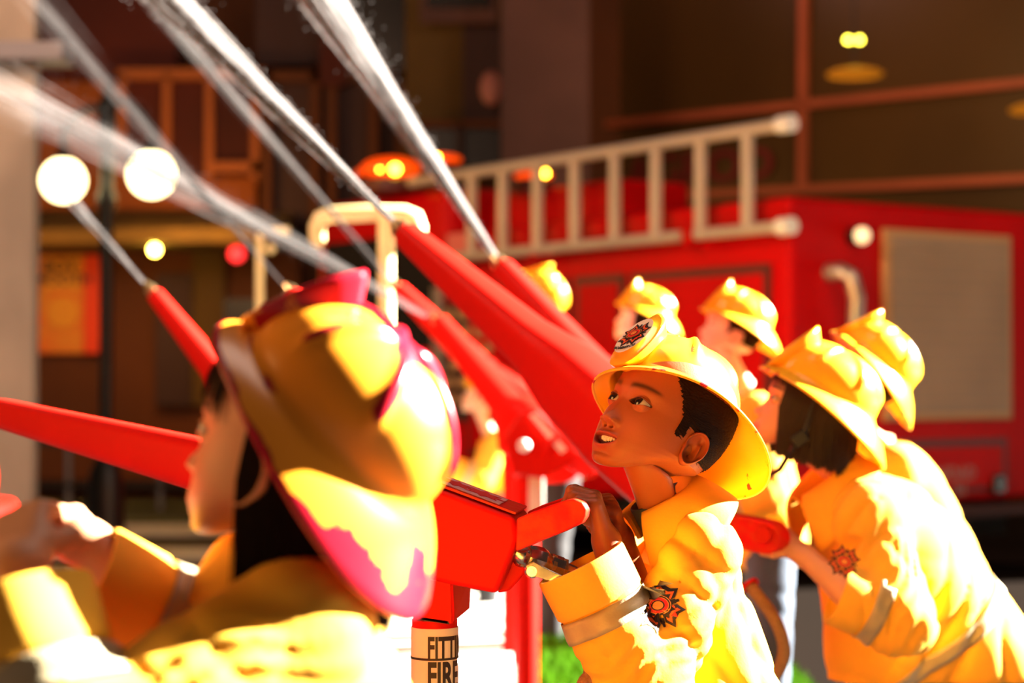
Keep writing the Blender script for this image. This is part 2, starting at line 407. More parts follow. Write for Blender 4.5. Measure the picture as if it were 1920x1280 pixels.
    lipm = np.clip(st(Zg - dn + .0068, .0007) * st(up + .0052 * np.clip(1.05 - .5 * np.abs(xm), 0, 1) - Zg, .0007) * (np.clip(1.08 - np.abs(xm), 0, .1) * 10), 0, 1)[..., None] * fw[..., None]
    col = col * (1 - lipm) + np.array(lips) * lipm
    im = (ins * fw)[..., None]; col = col * (1 - im) + np.array((.14, .012, .012)) * im
    Y -= D * fw
    # eyes
    for q in (1, -1):
        ex, ey, ez, r = q * .0280, -.0688, .0, .0134
        lx = (X - ex)
        sph = ey + .0005 * np.clip(-(Zg - ez) / .007, 0, 1) - np.sqrt(np.clip((r + .0012) ** 2 - lx ** 2 - (Zg - ez) ** 2, 0, None))
        m = (lx ** 2 + (Zg - ez) ** 2 < (r + .0010) ** 2) & (fw > .3)
        k = .002; a, b = Y, np.where(m, sph, 1.)
        hh = np.clip(.5 + .5 * (b - a) / k, 0, 1); Yn = b * (1 - hh) + a * hh - k * hh * (1 - hh)
        Y = np.where(m, Yn, Y)
        xx = lx * q / .0158
        czc = .0010 * xx - .0002
        hu = .0058 * np.clip(1 - np.abs(xx) ** 2.2, 0, 1); hd = .0046 * np.clip(1 - np.abs(xx) ** 2.2, 0, 1)
        op = st(czc + hu - (Zg - ez), .00022) * st((Zg - ez) - czc + hd, .00022) * (np.abs(xx) < 1) * (fw > .3)
        Y = Y + .0085 * op
        Y += .0012 * np.exp(-(((Zg - ez) - (czc + hu + .0034)) / .0011) ** 2) * np.clip(1.25 - np.abs(xx), 0, 1) * (fw > .3)
        lid = (np.exp(-(((Zg - ez) - (czc + hu + .0003)) / .0009) ** 2) * np.clip((1.08 - np.abs(xx)) * 6, 0, 1) * (fw > .3) + .45 * np.exp(-(((Zg - ez) - (czc - hd - .0002)) / .0007) ** 2) * (np.abs(xx) < 1) * (fw > .3))
        lid = np.clip(lid + op * .5 * (np.abs(xx) < .9), 0, 1)[..., None]
        col = col * (1 - lid) + np.array((.02, .008, .006)) * lid
        bx = (X * q - .030) / .021; bz = .0195 + .0030 * (1 - bx ** 2) + .001 * bx
        bw = np.exp(-(((Zg - bz) / (.0036 * (1.05 - .35 * bx))) ** 2)) * (1 / (1 + np.exp(np.clip((np.abs(bx) - .95) * 14, -30, 30)))) * (fw > .1)
        bw = bw * brow * .85; col = col * (1 - bw[..., None]) + np.array(hairc) * bw[..., None]
    # cheeks and nose a little redder
    rd = (ga(.042, -.035, .02, .02) + ga(-.042, -.035, .02, .02) + .6 * ga(0, -.034, .012, .01))[..., None] * fw[..., None]
    col = col * (1 - .25 * rd) + np.array((.66, .20, .11)) * .25 * rd
    yy = np.clip((Y + .078) / .080, 0, 1); Zg = Zg + .046 * np.clip((-.042 - Zg) / .066, 0, 1) * yy * yy * (3 - 2 * yy)
    V = np.stack([X, Y, Zg], -1)
    return V, col, T
def grid_faces(nr, nc, wrap=True, base=0):
    i = np.arange(nr - 1)[:, None]; j = np.arange(nc if wrap else nc - 1)[None, :]
    a = i * nc + j; b = i * nc + (j + 1) % nc
    return (np.stack([a, b, b + nc, a + nc], -1).reshape(-1, 4) + base)
def ear_mesh(side):
    nr, nc = 26, 64
    r = np.linspace(0, 1, nr)[:, None]; t = np.linspace(0, 2 * np.pi, nc, endpoint=False)[None, :]
    a = .0165 * (1 + .10 * np.sin(t)); b = .0275
    x = r * a * np.cos(t) * (1 + .12 * np.sin(t)) + 0 * r; z = r * b * np.sin(t)          # x: backwards (+), z up
    x = x - .0035 * (z / b < -.2) * ((-z / b - .2).clip(0)) * 1.2
    rim = np.exp(-((r - .90) / .075) ** 2) * (1 - .75 * np.exp(-((np.cos(t) + 1) / .35) ** 2) * (np.sin(t) < .5))
    hgt = .0066 * rim + .0016 * r
    hgt = hgt - .0125 * np.exp(-((x + .003) / .0062) ** 2 - ((z + .004) / .0085) ** 2)        # concha
    hgt = hgt + .0050 * np.exp(-((x - .0052 + .0010 * (z / .01)) / .0024) ** 2 - ((z - .002) / .0135) ** 2)  # antihelix
    hgt = hgt - .0042 * np.exp(-((x - .003) / .003) ** 2 - ((z - .0135) / .005) ** 2)
    hgt = hgt + .0040 * np.exp(-((x + .0125) / .0028) ** 2 - ((z + .003) / .005) ** 2)        # tragus
    hgt = hgt + .0022 * np.exp(-((x + .003) / .006) ** 2 - ((z + .0225) / .005) ** 2)         # lobe
    V = np.stack([side * (hgt + .0030 + 0 * x), x, z], -1)
    hb = V.copy(); hb[..., 0] = side * (hgt - .0035 - .010 * (1 - r))
    n = nr * nc
    f1 = grid_faces(nr, nc); f2 = grid_faces(nr, nc, base=n)[:, ::-1]
    j = np.arange(nc); e = np.stack([(nr - 1) * nc + j, (nr - 1) * nc + (j + 1) % nc, n + (nr - 1) * nc + (j + 1) % nc, n + (nr - 1) * nc + j], 1)
    v = np.concatenate([V.reshape(-1, 3), hb.reshape(-1, 3)])
    f = np.concatenate([f1, f2, e])
    # stand out from the head, lean back, place
    ang = math.radians(26) * side; ca, sa = math.cos(ang), math.sin(ang)
    x_, y_ = v[:, 0].copy(), v[:, 1].copy() + .012
    v[:, 0] = x_ * ca + y_ * sa; v[:, 1] = -x_ * sa + y_ * ca
    lean = math.radians(-10); y_, z_ = v[:, 1].copy(), v[:, 2].copy()
    v[:, 1] = y_ * math.cos(lean) - z_ * math.sin(lean); v[:, 2] = y_ * math.sin(lean) + z_ * math.cos(lean)
    v += np.array((side * .0705, -.004, -.022))
    if side < 0: f = f[:, ::-1]
    return v, f
def rot(psi, th, ro):
    psi, th, ro = map(math.radians, (psi, th, ro))
    F = Vector((-math.sin(psi), -math.cos(psi), 0)); L = Vector((math.cos(psi), -math.sin(psi), 0)); Z = Vector((0, 0, 1))
    F2 = F * math.cos(th) + Z * math.sin(th); U = -F * math.sin(th) + Z * math.cos(th)
    L2 = L * math.cos(ro) + U * math.sin(ro); U2 = -L * math.sin(ro) + U * math.cos(ro)
    return Matrix((L2, -F2, U2)).transposed()
def hand_prims(wrist, fwd, back, side, s, curls, thumb=(.5, .6), spread=.10):
    """fwd: wrist to knuckles; back: out of the back of the hand; side: towards the thumb"""
    fwd = Vector(fwd).normalized(); back = Vector(back); back = (back - fwd * back.dot(fwd)).normalized(); sd = Vector(side); sd = (sd - fwd * sd.dot(fwd) - back * sd.dot(back)).normalized()
    W = Vector(wrist); P_ = []
    kn = [W + fwd * (.070 - .004 * abs(i - .8)) * s + sd * (.024 - .0155 * i) * s for i in range(4)]
    palm = []
    for i in range(4): palm.append((W + sd * (.012 - .008 * i) * s, kn[i], .0125 * s, .0100 * s))
    palm.append((W + sd * .012 * s - back * .004 * s, W + fwd * .035 * s + sd * .024 * s - back * .008 * s, .013 * s, .0125 * s))
    fing = []
    L = [(.032, .019, .015), (.035, .022, .016), (.032, .020, .015), (.025, .015, .013)]
    for i in range(4):
        p = kn[i]; d = (fwd + sd * (.12 - .08 * i) * spread * 4).normalized(); ang = 0
        for k in range(3):
            ang += math.radians(curls[k] * (1 + .05 * i))
            dd = fwd * math.cos(ang) - back * math.sin(ang) + sd * (spread * (.9 - .6 * i)) * math.cos(ang) * .4
            dd.normalize(); q = p + dd * L[i][k] * s
            fing.append((i, p, q, (.0092 - .0009 * k) * s, (.0088 - .0012 * k) * s)); p = q
    tb = W + fwd * .026 * s + sd * .024 * s - back * .006 * s
    d1 = (fwd * .6 + sd * .65 - back * thumb[0]).normalized(); q = tb + d1 * .028 * s
    d2 = (fwd * .75 - sd * .10 - back * thumb[1]).normalized(); r = q + d2 * .026 * s
    fing.append((4, tb, q, .0115 * s, .0095 * s)); fing.append((4, q, r, .0095 * s, .0075 * s))
    return palm, fing
def hand_sdf(p, hand, fore):
    palm, fing = hand
    f = None
    for a, b, ra, rb in palm: d = rcone(p, a, b, ra, rb); f = d if f is None else smin(f, d, .010)
    if fore is not None: f = smin(f, rcone(p, *fore), .014)
    for i in range(5):
        g = None
        for k, a, b, ra, rb in fing:
            if k == i: d = rcone(p, a, b, ra, rb); g = d if g is None else smin(g, d, .003)
        f = smin(f, g, .0035)
    return f
# ------------------------------------------------------------------ helmet
def helmet(M, parent, worn=False, badge=True, back_w=.064, back_drop=.068, side_w=.020, nphi=144, vents=True, tilt=0, roll=0, side_drop=.014, front_w=.028, dz=0, size=.93):
    """M: head-local to world"""
    T = M @ Matrix.Rotation(math.radians(-roll), 4, 'Y') @ Matrix.Rotation(math.radians(tilt), 4, 'X') @ Matrix.Translation((0, .002, .006 + dz)) @ Matrix.Diagonal((size, size * 1.0, size, 1))
    phi = np.linspace(0, 2 * np.pi, nphi, endpoint=False)[None, :]           # 0 = front (-Y)
    cf, sf = np.cos(phi), np.sin(phi)
    ryf, ryb, rx, zb, H = .104, .116, .089, .053, .086
    ry = np.where(cf > 0, ryf, ryb)
    rows = []; wear = []
    ns = 34
    angd = lambda a: np.abs((np.degrees(phi) - a + 180) % 360 - 180)
    for s in np.linspace(0.02, 1, ns):
        al = s * math.pi / 2; hr = math.sin(al) ** .92; vr = math.cos(al) ** .92
        rid = np.zeros_like(phi); R0 = 95 * hr
        lat = R0 * np.radians(1)                                            # mm per degree, about
        for a, s0, s1, am, wd in ((0, 0, .8, .007, 5), (180, 0, .80, .008, 6), (62, .10, .74, .0075, 6), (-62, .10, .74, .0075, 6), (118, .10, .74, .0075, 6), (-118, .10, .74, .0075, 6)):
            m = 1 / (1 + np.exp(-(s - s0) * 30)) * 1 / (1 + np.exp((s - s1) * 26))
            rid = rid + am * m * np.exp(-(angd(a) * lat / wd) ** 2)
        k = 1 + rid / .1
        x = rx * hr * sf * k; y = -ry * hr * cf * k; z = zb + H * vr * k + 0 * phi
        rows.append(np.stack([x, y + .004, z], -1)[0]); wear.append((rid / .0075)[0] * (1.0 if worn else .5) + (.9 if worn else 0) * math.exp(-(s / .22) ** 2))
    fw_ = ((1 + cf) / 2) ** 3; bw_ = ((1 - cf) / 2) ** 2.2
    w = side_w + (front_w - side_w) * fw_ + (back_w - side_w) * bw_
    drop = side_drop + (.014 - side_drop) * fw_ + (back_drop - side_drop) * bw_
    x0 = rx * sf; y0 = -ry * cf
    nrm = np.sqrt((sf / rx) ** 2 + (cf / ry) ** 2); nx = (sf / rx) / nrm; ny = -(cf / ry) / nrm
    prof = [(0, .0, .0015), (.0, -.004, .004), (.03, -.006, .006)]
    rows.append(np.stack([x0 + nx * .003, y0 + .004 + ny * .003, zb - .006 + 0 * phi], -1)[0]); wear.append(.35 + 0 * phi[0])
    nb = 12
    for i in range(1, nb + 1):
        t = i / nb
        rows.append(np.stack([x0 + nx * (.003 + w * t), y0 + .004 + ny * (.003 + w * t), zb - .008 - drop * (t * .55 + .45 * t * t)], -1)[0])
        wear.append(.15 + .85 * np.exp(-((1 - t) / .12) ** 2) + (.35 * bw_[0] if worn else 0) + 0 * phi[0])
    rows.append(rows[-1] + np.stack([nx[0] * .0005, ny[0] * .0005, -.004 + 0 * nx[0]], -1)); wear.append(1.0 + 0 * phi[0])
    V = np.array(rows); nr = len(rows)
    v = V.reshape(-1, 3); f = grid_faces(nr, nphi)
    me = mesh(v, f); a = me.attributes.new('wear', 'FLOAT', 'POINT'); a.data.foreach_set('value', np.array(wear).ravel().astype(np.float32))
    me.transform(T); hm = M_['helmet_worn' if worn else 'helmet']
    bm = bmesh.new(); bm.from_mesh(me); bmesh.ops.holes_fill(bm, edges=[e for e in bm.edges if e.is_boundary and (T.inverted() @ e.verts[0].co).z > .12]); bmesh.ops.recalc_face_normals(bm, faces=bm.faces); bm.to_mesh(me); bm.free()
    sh = mkobj('helmet', me, [hm, M_['helmet_in'] if worn else hm], parent, True)
    so = sh.modifiers.new('s', 'SOLIDIFY'); so.thickness = .0028 * T.to_scale().x; so.offset = -1; so.material_offset = 1; so.use_rim = True; so.material_offset_rim = 0
    # front shield
    n = 36; zc = .095
    def outl(sc, y, dz, lean):
        r = []
        for i in range(n):
            t = 2 * math.pi * i / n; c, s_ = math.cos(t), math.sin(t)
            xx = .038 * np.sign(c) * abs(c) ** .75 * (1 - .22 * max(s_, 0) ** 1.5 - .10 * max(-s_, 0)); zz = .056 * (np.sign(s_) * abs(s_) ** .85)
            if s_ > 0: zz += .006 * max(0, 1 - abs(c) / .35)
            r.append(Vector((xx * sc, y + lean * zz * sc + (.10 if s_ < 0 else .0) * xx * xx, zc + dz + zz * sc)))
        return r
    mb = MB()
    mb.loft([outl(.0, -.0985, 0, .42), outl(.6, -.0985, 0, .42), outl(.93, -.0985, 0, .42), outl(1.0, -.0970, 0, .42), outl(1.01, -.0935, .0, .42), outl(.96, -.088, -.002, .42), outl(.62, -.058, -.016, .5), outl(.25, -.02, -.012, .4)], cap=False)
    me = mesh(mb.v, mb.f); me.transform(T)
    bm = bmesh.new(); bm.from_mesh(me); bmesh.ops.remove_doubles(bm, verts=bm.verts, dist=1e-5); bmesh.ops.recalc_face_normals(bm, faces=bm.faces); bm.to_mesh(me); bm.free()
    a = me.attributes.new('wear', 'FLOAT', 'POINT')
    Ti = T.inverted()
    a.data.foreach_set('value', np.array([.95 if (Ti @ q.co).z > zc + .047 else (.5 if worn else .1) for q in me.vertices], np.float32))
    shd = mkobj('front_shield', me, hm, sh, True); me.set_sharp_from_angle(angle=math.radians(50))
    if badge:
        s_ = T.to_scale().x; R3 = T.to_3x3().normalized()
        X = R3 @ Vector((1, 0, 0)); Z = R3 @ Vector((0, .42, 1)).normalized(); o = T @ Vector((0, -.0985 - .004, zc + .004))
        N = X.cross(Z)
        b = bvh_of(shd) if False else None
        polys = [(oval(0, -.002 * s_, .030 * s_, .041 * s_, 32), M_['cap'], .0000)] + emblem_polys(.0285 * s_, .0006)
        d = decal(None, o + N * .0025 * s_, X, Z, polys, 'helmet_badge', sh)
        me = textmesh('BOMBEROS', .0085 * s_, .0002)
        for q in me.vertices:
            q.co.z += .001 
            q.co.y += -.0335 * s_ + q.co.x ** 2 * 9
        Mx = Matrix((X, Z, N)).transposed().to_4x4(); Mx.translation = o + N * .0025 * s_ + N * .0004
        me.transform(Mx); me.materials.clear(); mkobj('badge_lettering', me, M_['ink'], sh)
    if vents:
        for a in (32, -32, 148, -148, 90 + 4, -94):
            al = .36 * math.pi / 2; r = math.radians(a); c, s2 = math.cos(r), math.sin(r)
            p = Vector((rx * math.sin(al) * s2, -(ryf if c > 0 else ryb) * math.sin(al) * c + .004, zb + H * math.cos(al) ** .92))
            q = Vector((p.x / rx ** 2, p.y / .11 ** 2, (p.z - zb) / H ** 2)).normalized()
            if abs(a) in (94,): continue
            mb = MB(); mb.lathe(p * 1.0 + q * .001, [(0.0001, .0012), (.0030, .0010), (.0036, -.001)], 12, q)
            me = mesh(mb.v, mb.f); me.transform(T); mkobj('vent_hole', me, M_['black'], sh)
    return sh
# ------------------------------------------------------------------ hair
def hair_short(M, parent, V, T, m):
    nz, nt = T.shape
    x, y, z = V[..., 0], V[..., 1], V[..., 2]
    line = np.where(y < -.062, .064, np.where(y < -.030, .064 - (y + .062) * 1.75, np.where(y < -.014, -.018, np.where(y < .024, .000, -.034))))
    nz_ = .0035 * np.sin(x * 900 + z * 300) * np.sin(z * 1300 + y * 500)
    mask = (z > line + nz_) & (z < .058)
    c = np.stack([x * 0, y * 0 + .01, np.clip(z, -.03, .04)], -1); d = V - c; d /= np.linalg.norm(d, axis=-1, keepdims=True)
    off = .0032 + .00045 * rng.standard_normal(x.shape)
    near = np.minimum(1, np.clip((z - line - nz_) / .010, 0, 1) + .15)
    W = V + d * (off * near)[..., None]
    f = grid_faces(nz, nt); mm = mask.reshape(-1); f = f[mm[f].all(1)]
    me = mesh(W.reshape(-1, 3), f); me.transform(M)
    o = mkobj('hair', me, m, parent, True); return o
def hair_bob(M, parent, m, length=-.11, front=52, n=420, flare=.004, strands=500, fringe=.030, seed=1, back=-.11, fall=.85):
    R = np.array(ROWS)[::-1]; r2 = np.random.default_rng(seed)
    k = 60
    th = np.linspace(math.radians(front), 2 * math.pi - math.radians(front), n)
    ph = r2.uniform(0, 6.28, 8)
    str_ = sum(np.sin(th * w_ + p) for w_, p in zip((61, 97, 143, 211), ph)) / 4
    bot = length + (back - length) * (1 - np.abs((th - math.pi) / math.pi)) + .008 * sum(np.sin(th * w_ + p) for w_, p in zip((23, 47, 83, 150), ph[4:])) / 4 + .003 * r2.standard_normal(n)
    rows = []
    for i in range(k):
        t = i / (k - 1)
        z = .062 + (bot - .062) * t
        zc = np.clip(z, -.045, .2)
        yf = np.interp(zc, R[:, 0], R[:, 1]); yb = np.interp(zc, R[:, 0], R[:, 2]); w = np.interp(zc, R[:, 0], R[:, 3]); yc = .008
        o = .0035 + .0065 * min(1, t * 3.2) + flare * t + .0016 * str_ * min(1, t * 2) - .006 * np.exp(-((1 - t) / .05) ** 2)
        c, s = np.cos(th), np.sin(th)
        x = (np.maximum(w, .066) + o) * s; y = yc - np.where(c > 0, -(yf - yc) * c + o * c, (yb - yc) * c + o * c)
        y = np.where(c > 0, yc - ((-yf + yc) + o) * c, yc - ((yb - yc) + o) * c)
        rows.append(np.stack([x, y, z], -1))
    V = np.array(rows); f = grid_faces(k, n, wrap=False)
    dn_ = np.array(M.to_3x3().normalized().inverted() @ Vector((0, 0, -1)))
    i0 = int(k * .42); A_ = V[i0]; L_ = np.linalg.norm(V - A_[None], axis=-1)
    tt_ = np.clip((np.arange(k) - i0) / (k - i0), 0, 1)[:, None, None]
    V = np.where(np.arange(k)[:, None, None] > i0, V * (1 - fall) + (A_[None] + L_[..., None] * dn_) * fall, V)
    v = V.reshape(-1, 3); fs = [f]; vs = [v]; base = len(v)
    # loose strands over the shell
    for i in range(strands):
        j = r2.integers(2, n - 2); t0 = int(r2.uniform(0, 12)); q = V[t0:, j] .copy(); dn = q - np.array((0, .01, 0)); dn[:, 2] = 0; dn /= np.linalg.norm(dn, axis=1, keepdims=True)
        tt = np.linspace(0, 1, len(q))[:, None]
        q = q + dn * (r2.uniform(.0, .003) + .004 * r2.uniform(-.4, 1) * tt ** 2) + np.cross(dn, [0, 0, 1]) * (r2.uniform(-.006, .006) * tt ** 2)
        q[:, 2] -= r2.uniform(-.004, .010) * tt[:, 0] ** 3
        q = q[::3]; wd = .0009 * np.sqrt(np.linspace(1, .02, len(q)))[:, None]
        tg = np.cross(q - np.array((0, .01, 0)), [0, 0, 1]); tg /= np.linalg.norm(tg, axis=1, keepdims=True)
        m_ = len(q); dn = dn[::3]
        vv = np.concatenate([q - tg * wd, q + dn * wd, q + tg * wd]); a = np.arange(m_ - 1)
        ff = np.concatenate([np.stack([a + s0 * m_, a + s1 * m_, a + 1 + s1 * m_, a + 1 + s0 * m_], 1) for s0, s1 in ((0, 1), (1, 2))]) + base
        vs.append(vv); fs.append(ff); base += len(vv)
    me = mesh(np.concatenate(vs), np.concatenate(fs)); me.transform(M)
    return mkobj('hair', me, m, parent, True)
def fringe(M, parent, m, z0=.028, a=55, n=260, seed=3):
    R = np.array(ROWS)[::-1]; r2 = np.random.default_rng(seed); vs = []; fs = []; base = 0
    for i in range(n):
        th = math.radians(r2.uniform(-a, a)); zs = np.linspace(.08, z0 + r2.uniform(-.008, .01) - .012 * (abs(th) / 1.0) ** 3, 10)
        yf = np.interp(zs, R[:, 0], R[:, 1]); w = np.interp(zs, R[:, 0], R[:, 3]); o = .003 + r2.uniform(0, .004)
        th_ = th + np.linspace(0, r2.uniform(-.06, .06), 10)
        q = np.stack([(w + o) * np.sin(th_), .008 - (.008 - yf + o) * np.cos(th_), zs], -1)
        tg = np.stack([np.cos(th_), np.sin(th_), 0 * zs], -1); wd = .0016 * np.sqrt(np.linspace(1, .03, 10))[:, None]
        vs.append(np.concatenate([q - tg * wd, q + tg * wd])); k = np.arange(9)
        fs.append(np.stack([k, k + 10, k + 11, k + 1], 1) + base); base += 20
    me = mesh(np.concatenate(vs), np.concatenate(fs)); me.transform(M)
    return mkobj('fringe', me, m, parent, True)
# ------------------------------------------------------------------ people
SKIN = (.66, .31, .165)
def person(label, foot, head, ang, hs, J, res=(300, 300), hair='short', mouth=0, h=.008, arms=(), hand_h=.0016, worn=False, badge=False, skin=SKIN, fold=(.008, 0, 1), s=1.0, jr=(.058, .098, .13, .060, .060), hem=None, collar=None, stripes=True, helm={}, lips=(.55, .17, .12), trousers='trouser', legs=True, hair_mat='hair', ears=(1, -1), group=None):
    root = empty('person', foot, label, 'person', group)
    R3 = rot(*ang); M = (R3 * hs).to_4x4(); M.translation = head
    nt, nz = res
    V, col, T = head_grid(nt, nz, mouth=mouth, skin=skin, lips=lips)
    v = V.reshape(-1, 3)
    Mn = np.array(M)
    vw = v @ Mn[:3, :3].T + Mn[:3, 3]
    # neck: blend the lowest ring down to the neck base
    nb = np.array(J['neck']); ring = vw[:nt]; cen = ring.mean(0); ax = nb - cen; axn = ax / np.linalg.norm(ax)
    rr = np.linalg.norm((ring - cen) - np.outer((ring - cen) @ axn, axn), axis=1).mean()
    nn = 14; extra = []
    for i in range(nn, 0, -1):
        t = i / nn; flat = (ring - cen) - np.outer((ring - cen) @ axn, axn)
        q = cen + ax * t + (ring - cen) * (1 - t) ** 1.5 + (flat / np.linalg.norm(flat, axis=1, keepdims=True) * rr * (1 + .22 * t)) * (1 - (1 - t) ** 1.5)
        extra.append(q)
    gr_ = np.concatenate([np.array(extra), vw.reshape(nz, nt, 3)]); k1 = nn + int(nz * .075); wt_ = np.clip((k1 - np.arange(k1 + 4)) / (nz * .05), 0, 1)[1:-1, None, None]
    for _ in range(120):
        g2_ = gr_[:k1 + 4]; lap = (g2_[2:] + g2_[:-2] + np.roll(g2_, 1, 1)[1:-1] + np.roll(g2_, -1, 1)[1:-1]) / 4 - g2_[1:-1]
        gr_[1:k1 + 3] += lap * wt_ * .8
    ev = gr_[:nn].reshape(-1, 3); vw = gr_[nn:].reshape(-1, 3); allv = np.concatenate([ev, vw]); cc = np.concatenate([np.tile(np.array(skin), (len(ev), 1)), col.reshape(-1, 3)])
    f = grid_faces(nz + nn, nt)
    VS = [allv]; FS = [f]; CS = [cc]; base = len(allv)
    for sd in ears:
        ev_, ef = ear_mesh(sd); ev_ = ev_ @ Mn[:3, :3].T + Mn[:3, 3]
        VS.append(ev_); FS.append(ef + base); CS.append(np.tile(np.array(skin) * np.array((1.0, .86, .80)), (len(ev_), 1))); base += len(ev_)
    for a in arms:
        hd, fore = a; pts = np.array([tuple(q) for pr in hd[0] for q in pr[:2]] + [tuple(q) for pr in hd[1] for q in pr[1:3]] + [tuple(fore[0]), tuple(fore[1])])
        lo, hi = pts.min(0) - .035, pts.max(0) + .035
        av, af = sdf_mesh(lambda p: hand_sdf(p, hd, fore), lo, hi, hand_h)
        VS.append(av); FS.append(af + base); CS.append(np.tile(np.array(skin), (len(av), 1))); base += len(av)
    bodyv = np.concatenate(VS); me = mesh(bodyv, np.concatenate(FS))
    ca = me.color_attributes.new('col', 'FLOAT_COLOR', 'POINT'); c4 = np.concatenate([np.concatenate(CS), np.ones((len(bodyv), 1))], 1)
    ca.data.foreach_set('color', c4.astype(np.float32).ravel())
    body = mkobj('body', me, M_['skin'], root, True)
    # eyes
    for q in (1, -1):
        n, m = 40, 28; rows = []; cols = []
        F = Vector(J['gaze']) if 'gaze' in J else R3 @ Vector((0, -1, .0))
        Rq = F.to_track_quat('Z', 'Y').to_matrix(); c = M @ Vector((q * .0280, -.0688, 0))
        for j in range(m + 1):
            t = math.pi * j / m; a_deg = math.degrees(t)
            cl = (.006, .005, .006) if a_deg < 14 else ((.025, .010, .007) if a_deg < 38 else ((.01, .006, .005) if a_deg < 41 else (.50, .44, .40)))
            for i in range(n):
                b = 2 * math.pi * i / n
                rows.append(c + Rq @ Vector((math.sin(t) * math.cos(b), math.sin(t) * math.sin(b), math.cos(t))) * .0131 * hs); cols.append((*cl, 1))
        me = mesh(np.array(rows), grid_faces(m + 1, n)); ca = me.color_attributes.new('col', 'FLOAT_COLOR', 'POINT'); ca.data.foreach_set('color', np.array(cols, np.float32).ravel())
        mkobj('eye', me, M_['eye'], root, True)
    if mouth > .2:
        mb = MB()
        for i in range(10):
            a_ = (i - 4.5) / 5.0; x = a_ * .0185; w = (.0054, .0046, .0044, .0040, .0035)[int(abs(i - 4.5))] ; ln = (.0078, .0070, .0068, .0058, .005)[int(abs(i - 4.5))]
            y = -.0785 + .0075 * a_ * a_; c = Vector((x, y, -.0640 + .0042 * a_ * a_ + .0050 * mouth - ln / 2 + .0006))
            mb.sphere(c, 1, 10, 8, (w * .54, .0024, ln * .62))
        for i in range(8):
            a_ = (i - 3.5) / 4.2; x = a_ * .0165; y = -.0760 + .0075 * a_ * a_; c = Vector((x, y, -.0640 + .0040 * a_ * a_ - .0060 * mouth))
            mb.sphere(c, 1, 8, 6, (.0021, .002, .0019))
        me = mesh(mb.v, mb.f); me.transform(M); mkobj('teeth', me, M_['teeth'], root, True)
    hm = M_[hair_mat]
    if hair == 'short': hair_short(M, root, V, T, hm)
    elif hair: hair_bob(M, root, hm, **hair); fringe(M, root, hm)
    helmet(M, root, worn=worn, badge=badge, **helm)
    # jacket
    n_, sL, sR, hip = [np.array(J[k]) for k in ('neck', 'shL', 'shR', 'hip')]
    rs, rc, rh, r1, r2_ = [q * s for q in jr]
    chest = (sL + sR) / 2 * .8 + hip * .2
    sl = []
    for e, w in (('elL', 'cuL'), ('elR', 'cuR')):
        if e in J: sl.append((sL if e == 'elL' else sR, np.array(J[e]), np.array(J[w])))
    up = n_ - hip; up /= np.linalg.norm(up)
    def jf(p, inner=False):
        f = rcone(p, chest, hip, rc, rh)
        f = smin(f, rcone(p, sL, sR, rs, rs), .05 * s)
        f = smin(f, rcone(p, (sL + sR) / 2, n_ - up * .02, rs, .040 * s), .03 * s)
        if 'belly' in J: f = smin(f, rcone(p, chest, np.array(J['belly']), rc, J.get('belly_r', rc)), .05)
        for a, e, c in sl:
            d = (c - e) / np.linalg.norm(c - e)
            g = smin(rcone(p, a, e, r1, r1), rcone(p, e, c + d * .05, r1, r2_ + .002), .02 * s)
            rel = (p - c) @ d; ax = e + np.outer((p - e) @ d, d)
            rad = np.linalg.norm(p - ax, axis=1)
            # puckers round the elbow
            g += .0035 * s * np.sin(rel * 260 + 3 * np.sin(p[:, 0] * 40 + p[:, 2] * 30)) * np.exp(-((rel + np.linalg.norm(c - e) * .8) / .05) ** 2)
            g = np.where(rad < r2_ + .03, np.maximum(g, rel), g)
            f = smin(f, g, .022 * s)
        fd = folds(p, fold[0], fold[1], fold[2])
        for a, e, c in sl:
            fd = fd * (1 - np.exp(-(np.linalg.norm(p - c, axis=1) / (r2_ * 1.5)) ** 4))
        f = f + fd
        for a, e, c in sl:
            d = (c - e) / np.linalg.norm(c - e); rel = (p - c) @ d; rad = np.linalg.norm(p - (e + np.outer((p - e) @ d, d)), axis=1)
            f = np.maximum(f, np.where((rel > -.03) & (rad < r2_ * 2), rel + .010, -1))
            f = np.maximum(f, -np.maximum(rad - (r2_ - .0075), -(rel + .040)))
        ca_ = np.array(collar['c']) if collar and 'c' in collar else n_; cu_ = np.array(collar['up']) / np.linalg.norm(np.array(collar['up'])) if collar and 'c' in collar else up
        f = np.maximum(f, -rcone(p, ca_ - cu_ * .03, ca_ + cu_ * .2, .048 * s, .062 * s))
        if hem is not None: f = np.maximum(f, hem - p[:, 2])
        return f
    pts = np.array([sL, sR, n_, hip] + [q for a in sl for q in a[1:]] + ([np.array(J['belly'])] if 'belly' in J else []))
    mg = np.array([rh + .02] * 3); lo, hi = pts.min(0) - mg, pts.max(0) + mg * np.array((1, 1, .6))
    if hem is not None: lo[2] = max(lo[2], hem - .012)
    jv, jfc = sdf_mesh(jf, lo, hi, h)
    jk = mkobj('jacket', mesh(jv, jfc), M_['jacket'], root, True)
    sm = jk.modifiers.new('sm', 'SMOOTH'); sm.factor = .5; sm.iterations = 2
    b = bvh_of(jk)
